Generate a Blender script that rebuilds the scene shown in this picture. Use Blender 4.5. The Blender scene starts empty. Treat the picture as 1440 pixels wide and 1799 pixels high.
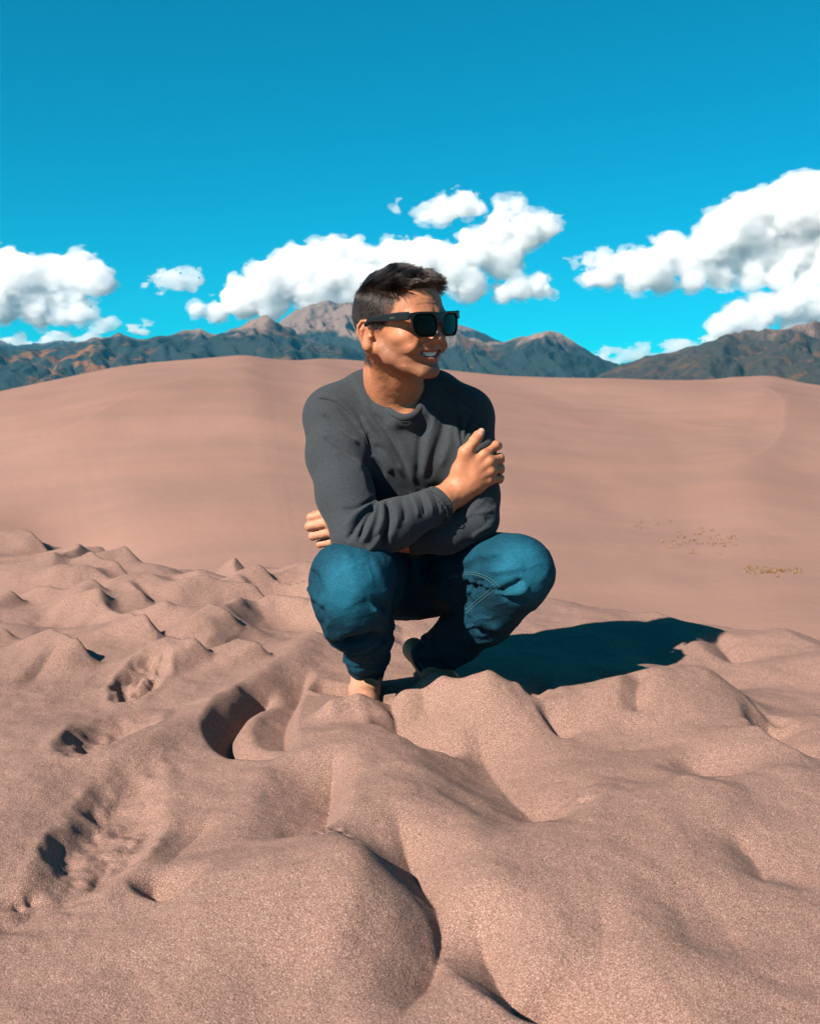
import bpy, bmesh, math, random
import numpy as np
from mathutils import Vector, Matrix

sc = bpy.context.scene
COL = sc.collection
R = math.radians

# ------------------------------------------------------------------ camera
FPX = 1900.0            # focal length in pixels of a 1440 px wide picture
CX, CY, HORIZON = 720.0, 899.5, 690.0
PITCH = math.atan((CY - HORIZON) / FPX)
HC = 0.654              # camera height above the sand at the man's feet
D0 = 2.34               # distance of the man
cam_data = bpy.data.cameras.new('camera')
cam_data.sensor_fit = 'HORIZONTAL'
cam_data.sensor_width = 36.0
cam_data.lens = 36.0 * FPX / 1440.0
cam_data.clip_start = 0.05
cam_data.clip_end = 120000.0
cam_data.dof.use_dof = True
cam_data.dof.focus_distance = 2.2
cam_data.dof.aperture_fstop = 14.0
cam = bpy.data.objects.new('camera', cam_data)
cam.location = (0, 0, HC)
cam.rotation_euler = (R(90) - PITCH, 0, 0)
COL.objects.link(cam)
sc.camera = cam

# ------------------------------------------------------------------ sun and sky
SUN_EL, SUN_AZ = R(38.0), R(44.0)       # light travels to the right and away from the camera
to_sun = Vector((-math.cos(SUN_AZ) * math.cos(SUN_EL), -math.sin(SUN_AZ) * math.cos(SUN_EL), math.sin(SUN_EL)))
sun_data = bpy.data.lights.new('sun', 'SUN')
sun_data.energy = 5.0
sun_data.angle = R(0.53)
sun_data.color = (1.0, 0.90, 0.80)
sun = bpy.data.objects.new('sun', sun_data)
sun.rotation_euler = to_sun.to_track_quat('Z', 'Y').to_euler()
sun.location = (-3, -3, 6)
COL.objects.link(sun)

world = bpy.data.worlds.new('World')
sc.world = world
world.use_nodes = True
wt = world.node_tree
for n in list(wt.nodes):
    wt.nodes.remove(n)
sky = wt.nodes.new('ShaderNodeTexSky')
sky.sky_type = 'NISHITA'
sky.sun_disc = False
sky.sun_elevation = SUN_EL
sky.sun_rotation = math.atan2(to_sun.x, to_sun.y)
sky.altitude = 2600
sky.air_density = 1.0
sky.dust_density = 0.2
sky.ozone_density = 2.0
tint = wt.nodes.new('ShaderNodeMix'); tint.data_type = 'RGBA'; tint.blend_type = 'MULTIPLY'
tint.inputs[0].default_value = 1.0
tint.inputs[7].default_value = (0.012, 1.04, 1.20, 1)     # the photograph's teal grade
soft = wt.nodes.new('ShaderNodeGamma'); soft.inputs[1].default_value = 0.80
bg = wt.nodes.new('ShaderNodeBackground')
bg.inputs[1].default_value = 0.055
wo = wt.nodes.new('ShaderNodeOutputWorld')
wt.links.new(sky.outputs[0], soft.inputs[0])
wt.links.new(soft.outputs[0], tint.inputs[6])
wt.links.new(tint.outputs[2], bg.inputs[0])
wt.links.new(bg.outputs[0], wo.inputs[0])

sc.view_settings.view_transform = 'Standard'
sc.view_settings.look = 'None'
sc.view_settings.gamma = 1.0
sc.view_settings.use_curve_mapping = False
sc.view_settings.exposure = 1.25
sc.cycles.use_denoising = True
sc.cycles.max_bounces = 32
sc.cycles.diffuse_bounces = 3
sc.cycles.volume_bounces = 32
sc.cycles.transparent_max_bounces = 12

# ------------------------------------------------------------------ helpers
_r, _u, _f = (np.array([1., 0, 0]), np.array([0, math.sin(PITCH), math.cos(PITCH)]),
              np.array([0, math.cos(PITCH), -math.sin(PITCH)]))
CAM = np.array([0, 0, HC])

def at(px, py, depth):
    """world point seen at pixel (px, py) of the 1440 x 1799 photograph, `depth` metres along +Y"""
    d = _r * ((px - CX) / FPX) + _u * ((CY - py) / FPX) + _f
    return CAM + d * (depth / d[1])

def on_plane(px, py, z=0.0):
    d = _r * ((px - CX) / FPX) + _u * ((CY - py) / FPX) + _f
    return (CAM + d * ((z - HC) / d[2]))[:2]

def project(P):
    Q = P - CAM
    w = Q @ _f
    return np.stack([CX + FPX * (Q @ _r) / w, CY - FPX * (Q @ _u) / w], 1)

def _hash(ix, iy, iz, seed):
    h = (ix * 374761393 + iy * 668265263 + iz * 1440662683 + seed * 974634777) & 0xFFFFFFFF
    h = ((h ^ (h >> 13)) * 1274126177) & 0xFFFFFFFF
    h = ((h ^ (h >> 16)) * 2246822519) & 0xFFFFFFFF
    return ((h ^ (h >> 15)) & 0xFFFF).astype(np.float32) / 32767.5 - 1.0

def vnoise(x, y, z=None, seed=0):
    """smooth value noise in [-1, 1]"""
    x = np.asarray(x, np.float64); y = np.asarray(y, np.float64)
    two = z is None
    ix = np.floor(x).astype(np.int64); iy = np.floor(y).astype(np.int64)
    fx = (x - ix).astype(np.float32); fy = (y - iy).astype(np.float32)
    fx = fx * fx * fx * (fx * (fx * 6 - 15) + 10); fy = fy * fy * fy * (fy * (fy * 6 - 15) + 10)
    def plane(iz):
        a = _hash(ix, iy, iz, seed); b = _hash(ix + 1, iy, iz, seed)
        c = _hash(ix, iy + 1, iz, seed); d = _hash(ix + 1, iy + 1, iz, seed)
        return (a + (b - a) * fx) * (1 - fy) + (c + (d - c) * fx) * fy
    if two:
        return plane(np.int64(0))
    z = np.asarray(z, np.float64)
    iz = np.floor(z).astype(np.int64); fz = (z - iz).astype(np.float32)
    fz = fz * fz * fz * (fz * (fz * 6 - 15) + 10)
    return plane(iz) * (1 - fz) + plane(iz + 1) * fz

def fbm(x, y, z=None, seed=0, oct=4, gain=0.5, lac=2.03):
    s, a, t = 0.0, 1.0, 0.0
    for o in range(oct):
        s = s + a * vnoise(x * lac ** o + 17.3 * o, y * lac ** o - 9.1 * o, None if z is None else z * lac ** o + 5.7 * o, seed + o)
        t += a; a *= gain
    return s / t

def sstep(a, b, x):
    t = np.clip((x - a) / (b - a), 0, 1)
    return t * t * (3 - 2 * t)

ALBEDO = 0.535     # all pigments are given for the exposure of an open, sunlit scene and share this factor

def tag(o, label=None, cat=None, group=None, kind=None):
    if label: o['label'] = label
    if cat: o['category'] = cat
    if group: o['group'] = group
    if kind: o['kind'] = kind
    return o

def mesh_obj(name, V, F, mat=None, parent=None, smooth=True, attrs=None):
    """one mesh object; F is an (n,4) or (n,3) array or a list of polygons"""
    me = bpy.data.meshes.new(name)
    V = np.asarray(V, np.float32)
    if isinstance(F, np.ndarray) and F.ndim == 2:
        n, k = F.shape
        me.vertices.add(len(V)); me.vertices.foreach_set('co', V.ravel())
        me.loops.add(n * k); me.loops.foreach_set('vertex_index', F.astype(np.int32).ravel())
        me.polygons.add(n); me.polygons.foreach_set('loop_start', np.arange(0, n * k, k, dtype=np.int32))
        me.update(calc_edges=True)
    else:
        me.from_pydata(V.tolist(), [], [list(map(int, f)) for f in F])
        me.update()
    me.validate()
    if smooth:
        me.polygons.foreach_set('use_smooth', np.ones(len(me.polygons), bool))
    for k, a in (attrs or {}).items():
        at_ = me.attributes.new(k, 'FLOAT', 'POINT')
        at_.data.foreach_set('value', np.asarray(a, np.float32))
    if mat: me.materials.append(mat)
    o = bpy.data.objects.new(name, me)
    COL.objects.link(o)
    if parent is not None:
        o.parent = parent
    return o

def grid_faces(nr, nc):
    i = np.arange(nr - 1)[:, None] * nc + np.arange(nc - 1)[None, :]
    return np.stack([i, i + 1, i + nc + 1, i + nc], -1).reshape(-1, 4)

class NT:
    """small wrapper to write node materials"""
    def __init__(self, name, rough=0.8, spec=0.3):
        self.m = bpy.data.materials.new(name); self.m.use_nodes = True
        self.t = self.m.node_tree; self.b = self.t.nodes['Principled BSDF']
        self.b.inputs['Roughness'].default_value = rough
        self.b.inputs['Specular IOR Level'].default_value = spec
        self.out = self.t.nodes['Material Output']
    def n(self, kind, **kw):
        n = self.t.nodes.new('ShaderNode' + kind)
        for k, v in kw.items(): setattr(n, k, v)
        return n
    def l(self, a, b): self.t.links.new(a, b)
    def coord(self, which='Object'):
        return self.n('TexCoord').outputs[which]
    def mapping(self, vec, scale):
        m = self.n('Mapping'); self.l(vec, m.inputs[0]); m.inputs['Scale'].default_value = scale
        return m.outputs[0]
    def noise(self, vec, scale, detail=2.0, rough=0.5, dist=0.0):
        n = self.n('TexNoise'); self.l(vec, n.inputs['Vector'])
        n.inputs['Scale'].default_value = scale; n.inputs['Detail'].default_value = detail
        n.inputs['Roughness'].default_value = rough; n.inputs['Distortion'].default_value = dist
        return n.outputs[0]
    def ramp(self, fac, stops):
        r = self.n('ValToRGB'); e = r.color_ramp.elements
        while len(e) < len(stops): e.new(0.5)
        for el, (p, c) in zip(e, stops):
            el.position = p; el.color = (c, c, c, 1) if isinstance(c, (int, float)) else (*c, 1)
        self.l(fac, r.inputs[0]); return r.outputs[0]
    def mix(self, fac, a, b, blend='MIX'):
        m = self.n('Mix', data_type='RGBA', blend_type=blend)
        for s, v in ((0, fac), (6, a), (7, b)):
            if isinstance(v, (int, float)): m.inputs[s].default_value = v
            elif isinstance(v, tuple): m.inputs[s].default_value = (*v, 1)
            else: self.l(v, m.inputs[s])
        return m.outputs[2]
    def math(self, op, a, b=0.0, clamp=False):
        m = self.n('Math', operation=op, use_clamp=clamp)
        for s, v in ((0, a), (1, b)):
            if isinstance(v, (int, float)): m.inputs[s].default_value = v
            else: self.l(v, m.inputs[s])
        return m.outputs[0]
    def attr(self, name):
        a = self.n('Attribute'); a.attribute_name = name
        return a.outputs['Fac']
    def bump(self, h, strength=0.3, dist=0.01, chain=None):
        b = self.n('Bump'); b.inputs['Strength'].default_value = strength; b.inputs['Distance'].default_value = dist
        self.l(h, b.inputs['Height'])
        if chain is not None: self.l(chain, b.inputs['Normal'])
        return b.outputs[0]
    def base(self, c):
        if isinstance(c, tuple): self.b.inputs['Base Color'].default_value = (*[ALBEDO * x for x in c], 1)
        else: self.l(self.mix(1.0, c, (ALBEDO, ALBEDO, ALBEDO), 'MULTIPLY'), self.b.inputs['Base Color'])
    def normal(self, nrm): self.l(nrm, self.b.inputs['Normal'])

# ------------------------------------------------------------------ signed distance modelling
def smin(a, b, k):
    if k <= 0: return np.minimum(a, b)
    h = np.maximum(k - np.abs(a - b), 0) / k
    return np.minimum(a, b) - h * h * k * 0.25

def smax(a, b, k):
    return -smin(-a, -b, k)

def seg_t(P, a, b):
    ab = b - a
    return np.clip(((P - a) @ ab) / max(float(ab @ ab), 1e-12), 0, 1)

def cone(P, a, b, ra, rb, flat=None):
    """tapered capsule; flat=(axis, factor) squeezes it along axis"""
    a = np.asarray(a, float); b = np.asarray(b, float)
    t = seg_t(P, a, b)
    v = P - a - t[:, None] * (b - a)
    if flat is not None:
        n = np.asarray(flat[0], float); n = n / np.linalg.norm(n)
        v = v + (v @ n)[:, None] * n * (flat[1] - 1.0)
    return np.sqrt((v * v).sum(1)) - (ra + (rb - ra) * t)

def ell(P, c, r, M=None):
    """ellipsoid; M rows are its axes"""
    q = P - np.asarray(c, float)
    if M is not None: q = q @ np.asarray(M).T
    r = np.asarray(r, float)
    k0 = np.sqrt(((q / r) ** 2).sum(1)); k1 = np.sqrt(((q / (r * r)) ** 2).sum(1))
    return np.where(k1 > 1e-9, k0 * (k0 - 1) / np.maximum(k1, 1e-9), -r.min())

def sdf_mesh(f, lo, hi, h, levels=4, margin=1.6, relax=1, coarse=None, pad=0.0):
    """sparse surface nets of f(P) = 0 inside the box lo..hi with cells of size h"""
    lo = np.asarray(lo, float); hi = np.asarray(hi, float)
    n = 2 ** levels
    dim = (np.ceil((hi - lo) / (h * n)).astype(int) + 1)
    I = np.stack(np.meshgrid(*[np.arange(d) for d in dim], indexing='ij'), -1).reshape(-1, 3)
    size = n
    while True:
        c = lo + (I + 0.5) * size * h
        if coarse is not None and size > 2:
            d = coarse(c); I = I[np.abs(d) < size * h * 0.87 * 1.3 + pad]
        else:
            d = f(c); I = I[np.abs(d) < size * h * 0.87 * margin]
        if size == 1: break
        I = (I[:, None, :] * 2 + np.array([[i, j, k] for i in (0, 1) for j in (0, 1) for k in (0, 1)])[None]).reshape(-1, 3)
        size //= 2
    N = dim * n + 3
    def key(J): return (J[:, 0] * N[1] + J[:, 1]) * N[2] + J[:, 2]
    corners = np.array([[i, j, k] for i in (0, 1) for j in (0, 1) for k in (0, 1)])
    ck = np.stack([key(I + c) for c in corners], 1)
    uk, inv = np.unique(ck, return_inverse=True); inv = inv.reshape(ck.shape)
    U = np.stack([uk // (N[1] * N[2]), (uk // N[2]) % N[1], uk % N[2]], 1)
    val = f(lo + U * h)
    cv = val[inv]
    act = (cv.min(1) < 0) & (cv.max(1) >= 0)
    I = I[act]; cv = cv[act]
    acc = np.zeros((len(I), 3)); cnt = np.zeros(len(I))
    edges = [(a, b) for a in range(8) for b in range(a + 1, 8) if np.abs(corners[a] - corners[b]).sum() == 1]
    for a, b in edges:
        va, vb = cv[:, a], cv[:, b]
        m = (va < 0) != (vb < 0)
        t = np.where(m, va / np.where(m, va - vb, 1), 0)
        p = corners[a] + t[:, None] * (corners[b] - corners[a])
        acc[m] += p[m]; cnt[m] += 1
    V = lo + (I + acc / cnt[:, None]) * h
    ik = key(I); order = np.argsort(ik); sk = ik[order]
    def find(J):
        k = key(J); p = np.clip(np.searchsorted(sk, k), 0, len(sk) - 1)
        return np.where(sk[p] == k, order[p], -1)
    F = []
    for ax in range(3):
        u, v = (ax + 1) % 3, (ax + 2) % 3
        bidx = 1 << (2 - ax)
        va, vb = cv[:, 0], cv[:, bidx]
        m = (va < 0) != (vb < 0)
        J = I[m]; s = va[m] < 0
        eu = np.eye(3, dtype=int)[u]; ev = np.eye(3, dtype=int)[v]
        q = np.stack([find(J), find(J - eu), find(J - eu - ev), find(J - ev)], 1)
        ok = (q >= 0).all(1); q = q[ok]; s = s[ok]
        q[~s] = q[~s][:, ::-1]
        F.append(q)
    F = np.concatenate(F)
    for _ in range(relax):
        V = laplace(V, F, 0.5)
    return V, F

def biggest(V, F):
    """keep only the largest connected piece"""
    lab = np.arange(len(V))
    E = np.concatenate([np.stack([F[:, i], F[:, (i + 1) % F.shape[1]]], 1) for i in range(F.shape[1])])
    while True:
        m = np.minimum(lab[E[:, 0]], lab[E[:, 1]])
        new = lab.copy()
        np.minimum.at(new, lab[E[:, 0]], m); np.minimum.at(new, lab[E[:, 1]], m)
        new = new[new]; new = np.minimum(new, new[lab])
        if (new == lab).all(): break
        lab = new
    main = np.bincount(lab).argmax()
    keep = lab == main
    idx = np.cumsum(keep) - 1
    return V[keep], idx[F[keep[F[:, 0]]]]

def laplace(V, F, w=0.5):
    acc = np.zeros_like(V); cnt = np.zeros(len(V))
    k = F.shape[1]
    for i in range(k):
        a, b = F[:, i], F[:, (i + 1) % k]
        for c in range(3):
            acc[:, c] += np.bincount(a, V[b, c], len(V)) + np.bincount(b, V[a, c], len(V))
        cnt += np.bincount(a, minlength=len(V)) + np.bincount(b, minlength=len(V))
    return V + w * (acc / np.maximum(cnt, 1)[:, None] - V)

def vnormals(V, F):
    a = V[F[:, 2]] - V[F[:, 0]]; b = V[F[:, -1]] - V[F[:, 1]]
    fn = np.cross(a, b)
    N = np.zeros_like(V)
    for i in range(F.shape[1]):
        for c in range(3):
            N[:, c] += np.bincount(F[:, i], fn[:, c], len(V))
    return N / np.maximum(np.linalg.norm(N, axis=1), 1e-12)[:, None]

def poly_dist(Q, pts):
    """distance, arc parameter 0..1 and signed side of points Q (n,2) to a 2-D polyline"""
    pts = np.asarray(pts, float)
    L = np.linalg.norm(np.diff(pts, axis=0), axis=1); cum = np.concatenate([[0], np.cumsum(L)])
    best = np.full(len(Q), 1e9); tt = np.zeros(len(Q)); ss = np.zeros(len(Q))
    for i in range(len(pts) - 1):
        a, b = pts[i], pts[i + 1]; ab = b - a
        t = np.clip(((Q - a) @ ab) / max(ab @ ab, 1e-12), 0, 1)
        v = Q - a - t[:, None] * ab
        d = np.sqrt((v * v).sum(1))
        m = d < best
        best = np.where(m, d, best)
        tt = np.where(m, (cum[i] + t * L[i]) / cum[-1], tt)
        ss = np.where(m, np.sign(ab[0] * (Q[:, 1] - a[1]) - ab[1] * (Q[:, 0] - a[0])), ss)
    return best, tt, ss

def smooth_line(pts, n=40):
    """Catmull-Rom resample"""
    p = np.asarray(pts, float)
    if len(p) == 2:
        return p[0] + np.linspace(0, 1, n)[:, None] * (p[1] - p[0])
    q = np.vstack([2 * p[0] - p[1], p, 2 * p[-1] - p[-2]])
    out = []
    m = len(p) - 1
    for s in np.linspace(0, m - 1e-6, n):
        i = int(s); t = s - i
        a, b, c, d = q[i], q[i + 1], q[i + 2], q[i + 3]
        out.append(0.5 * (2 * b + (c - a) * t + (2 * a - 5 * b + 4 * c - d) * t * t + (3 * b - a - 3 * c + d) * t ** 3))
    return np.array(out)

def tube(pts, r, sides=8, caps=True, flat=None):
    """V, F of a tube along 3-D points; r scalar or per point; flat=(axis, factor)"""
    P = np.asarray(pts, float); n = len(P)
    rr = np.full(n, r) if np.isscalar(r) else np.asarray(r, float)
    T = np.gradient(P, axis=0); T /= np.maximum(np.linalg.norm(T, axis=1), 1e-12)[:, None]
    ref = np.array([0, 0, 1.0]) if abs(T[0, 2]) < 0.9 else np.array([1.0, 0, 0])
    V = []
    u = np.cross(T[0], ref); u /= np.linalg.norm(u)
    for i in range(n):
        u = u - T[i] * (u @ T[i]); u /= np.linalg.norm(u)
        w = np.cross(T[i], u)
        for k in range(sides):
            a = 2 * math.pi * k / sides
            o = (u * math.cos(a) + w * math.sin(a)) * rr[i]
            if flat is not None:
                ax = np.asarray(flat[0], float); o = o + ax * (o @ ax) * (flat[1] - 1)
            V.append(P[i] + o)
    F = [(i * sides + k, i * sides + (k + 1) % sides, (i + 1) * sides + (k + 1) % sides, (i + 1) * sides + k)
         for i in range(n - 1) for k in range(sides)]
    if caps:
        F += [tuple(range(sides))[::-1], tuple((n - 1) * sides + k for k in range(sides))]
    return V, F

def merge(parts):
    V, F, o = [], [], 0
    for v, f in parts:
        V += list(v); F += [tuple(i + o for i in q) for q in f]; o += len(v)
    return V, F
# ------------------------------------------------------------------ materials of the land
def sand_material(name, grain=True):
    m = NT(name, rough=0.95, spec=0.12)
    v = m.coord()
    big = m.noise(v, 2.2, 3, 0.55)
    c = m.mix(m.ramp(big, [(0.3, 0.0), (0.7, 1.0)]), (0.365, 0.198, 0.150), (0.435, 0.240, 0.184))
    if grain:
        g1 = m.noise(v, 520, 1, 0.8)
        g2 = m.noise(v, 680, 0, 0.5)
        dk = m.ramp(g1, [(0.32, 0.0), (0.56, 1.0)])
        c = m.mix(dk, m.mix(0.66, c, (0.05, 0.032, 0.032)), c)
        lt = m.ramp(g2, [(0.52, 0.0), (0.72, 1.0)])
        c = m.mix(lt, c, m.mix(0.55, c, (0.90, 0.66, 0.54)))
        h = m.math('ADD', m.noise(v, 460, 2, 0.7), m.math('MULTIPLY', m.noise(v, 60, 3, 0.6), 1.2))
        m.normal(m.bump(h, 0.60, 0.004))
    m.base(c)
    return m.m

# ------------------------------------------------------------------ foreground dune crest
SUNDIR2 = np.array([math.cos(SUN_AZ), math.sin(SUN_AZ)])
crest_px = [(-700, 925), (-300, 942), (0, 955), (100, 958), (230, 982), (400, 990), (540, 1000), (700, 1018), (900, 1036),
            (1080, 1060), (1240, 1084), (1330, 1096), (1440, 1112), (1700, 1150), (2100, 1210)]
crest_xy = np.array([on_plane(*p) for p in crest_px])

# (pixel polyline of the crease, depth, width of the slope turned from the sun, width of the far side, taper)
CREASES = [
    ([(682, 1440), (735, 1540), (772, 1610), (766, 1680), (728, 1750), (690, 1830)], .060, .120, .100, .30),
    ([(818, 1590), (866, 1680), (905, 1735), (985, 1772), (1075, 1812)], .055, .070, .14, .35),
    ([(890, 1728), (960, 1760), (1040, 1790), (1130, 1832), (1220, 1880)], .042, .034, .14, .22),
    ([(490, 1195), (430, 1238), (402, 1275), (432, 1312), (505, 1340)], .058, .062, .05, .22),
    ([(545, 1165), (505, 1245), (503, 1300), (505, 1338)], .036, .11, .030, .25),
    ([(588, 1330), (574, 1420), (548, 1482), (505, 1515)], .050, .14, .05, .30),
    ([(262, 1535), (285, 1566), (340, 1584)], .032, .045, .08, .30),
    ([(676, 1225), (705, 1278), (765, 1300), (825, 1306)], .060, .078, .11, .22),
    ([(830, 1280), (880, 1352), (925, 1405), (975, 1436), (1060, 1450)], .046, .165, .16, .22),
    ([(885, 1226), (915, 1245), (952, 1272)], .045, .035, .08, .30),
    ([(945, 1268), (980, 1290), (1008, 1306)], .025, .030, .08, .35),
    ([(950, 1180), (944, 1215), (952, 1266)], .025, .08, .04, .30),
    ([(1050, 1166), (1098, 1196), (1138, 1226)], .050, .060, .09, .30),
    ([(1128, 1240), (1118, 1262), (1120, 1284)], .020, .04, .04, .30),
    ([(1345, 1250), (1368, 1305), (1410, 1338), (1470, 1362)], .065, .060, .14, .25),
    ([(1245, 1100), (1290, 1130), (1340, 1152)], .040, .100, .12, .35),
    ([(1310, 1240), (1350, 1254), (1395, 1267)], .018, .03, .08, .35),
    ([(1175, 1162), (1240, 1172), (1310, 1192)], .020, .04, .10, .35),
    ([(1180, 1345), (1255, 1375), (1300, 1400)], .026, .11, .12, .35),
    ([(1270, 1480), (1330, 1530), (1345, 1580)], .018, .07, .12, .35),
    ([(18, 1204), (60, 1190), (112, 1158)], .012, .03, .08, .35),
    ([(500, 1120), (560, 1110), (600, 1130)], .020, .06, .20, .35),
    ([(700, 1110), (730, 1128), (760, 1140)], .020, .05, .10, .35),
    ([(770, 1240), (830, 1225), (880, 1238)], .012, .04, .05, .35),
    ([(380, 1420), (330, 1470), (285, 1530)], .012, .05, .06, .35),
    ([(1050, 1600), (1058, 1680), (1050, 1760)], .007, .05, .05, .35),
    ([(1190, 1560), (1270, 1640), (1310, 1720)], .008, .10, .10, .35),
    ([(-20, 1640), (40, 1600), (80, 1560)], .015, .08, .10, .35),
]
# scarps: rim line, height, width of the steep lee face, width of the long rise before it, taper
SCARPS = [
    ([(70, 1134), (112, 1154), (172, 1176)], .055, .030, .30, .30),
    ([(272, 1148), (318, 1158), (376, 1168)], .048, .030, .26, .30),
    ([(402, 1142), (432, 1152), (476, 1164)], .042, .030, .22, .30),
    ([(142, 992), (178, 1008), (240, 1024)], .075, .045, .45, .28),
    ([(160, 962), (195, 974), (248, 990)], .060, .040, .40, .30),
    ([(20, 954), (50, 964), (95, 980)], .055, .040, .40, .30),
    ([(-60, 1036), (-10, 1044), (48, 1052)], .045, .035, .40, .25),
    ([(205, 1088), (238, 1106), (272, 1136)], .040, .035, .22, .30),
    ([(80, 1062), (140, 1062), (210, 1064)], .035, .050, .30, .30),
    ([(250, 1080), (285, 1092), (316, 1098)], .025, .035, .22, .30),
    ([(350, 1100), (385, 1105), (424, 1114)], .030, .030, .26, .30),
    ([(215, 1038), (238, 1047), (262, 1060)], .035, .035, .30, .30),
    ([(405, 1024), (435, 1031), (466, 1040)], .035, .035, .30, .30),
    ([(-40, 1116), (0, 1126), (28, 1135)], .040, .035, .30, .30),
    ([(300, 1010), (360, 1006), (430, 1014)], .030, .060, .40, .35),
    ([(430, 1064), (500, 1068), (548, 1080)], .030, .060, .35, .35),
    ([(1372, 1306), (1410, 1330), (1480, 1356)], .035, .025, .20, .30),
    ([(888, 1232), (918, 1250), (954, 1268)], .030, .024, .10, .30),
    ([(1150, 1400), (1240, 1425), (1330, 1440)], .014, .05, .22, .35),
    ([(1040, 1175), (1090, 1192), (1136, 1222)], .030, .035, .12, .30),
]
# soft ridges: polyline, height, width
RIDGES = [
    ([(560, 1120), (490, 1175), (400, 1235), (300, 1290), (215, 1335)], .022, .06),
    ([(640, 1330), (680, 1440), (640, 1560)], .030, .16),
    ([(-40, 1015), (100, 1030), (260, 1010)], .020, .18),
    ([(895, 1268), (985, 1256), (1090, 1252), (1210, 1238)], .060, .105),
    ([(1250, 1120), (1340, 1150), (1460, 1160)], .020, .12),
    ([(1180, 1240), (1280, 1290), (1340, 1380)], .030, .16),
    ([(860, 1640), (1000, 1560), (1200, 1460)], .035, .22),
    ([(60, 1290), (20, 1400), (20, 1500)], .020, .14),
    ([(420, 1600), (560, 1580), (660, 1620)], .02, .12),
]
# trampled hollows: centre, direction point, half length px->m by plane, half width m, depth, roughness
PRINTS = [                      # two ends (px), half width m, depth, roughness
    ((262, 1325), (96, 1640), .078, .022, .0075),
    ((240, 1250), (140, 1335), .080, .030, .008),
    ((285, 1160), (205, 1232), .055, .026, .022),
    ((558, 1190), (622, 1218), .055, .040, .001),
]
PADS = [((640, 1220), .060, -.006), ((600, 1210), .035, -.030)]
LIPS = [([(770, 1236), (815, 1230), (850, 1236)], .022, .035), ([(585, 1262), (640, 1256), (690, 1244)], .038, .030), ([(685, 1262), (735, 1242), (790, 1250), (850, 1262)], .052, .042)]
DOTS = [(545, 1497), (563, 1512), (590, 1498), (607, 1507), (622, 1523), (575, 1505), (32, 1580), (52, 1572), (1022, 1433), (1034, 1439)]

def crest_y(x):
    return np.interp(x, crest_xy[:, 0], crest_xy[:, 1])

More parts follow.
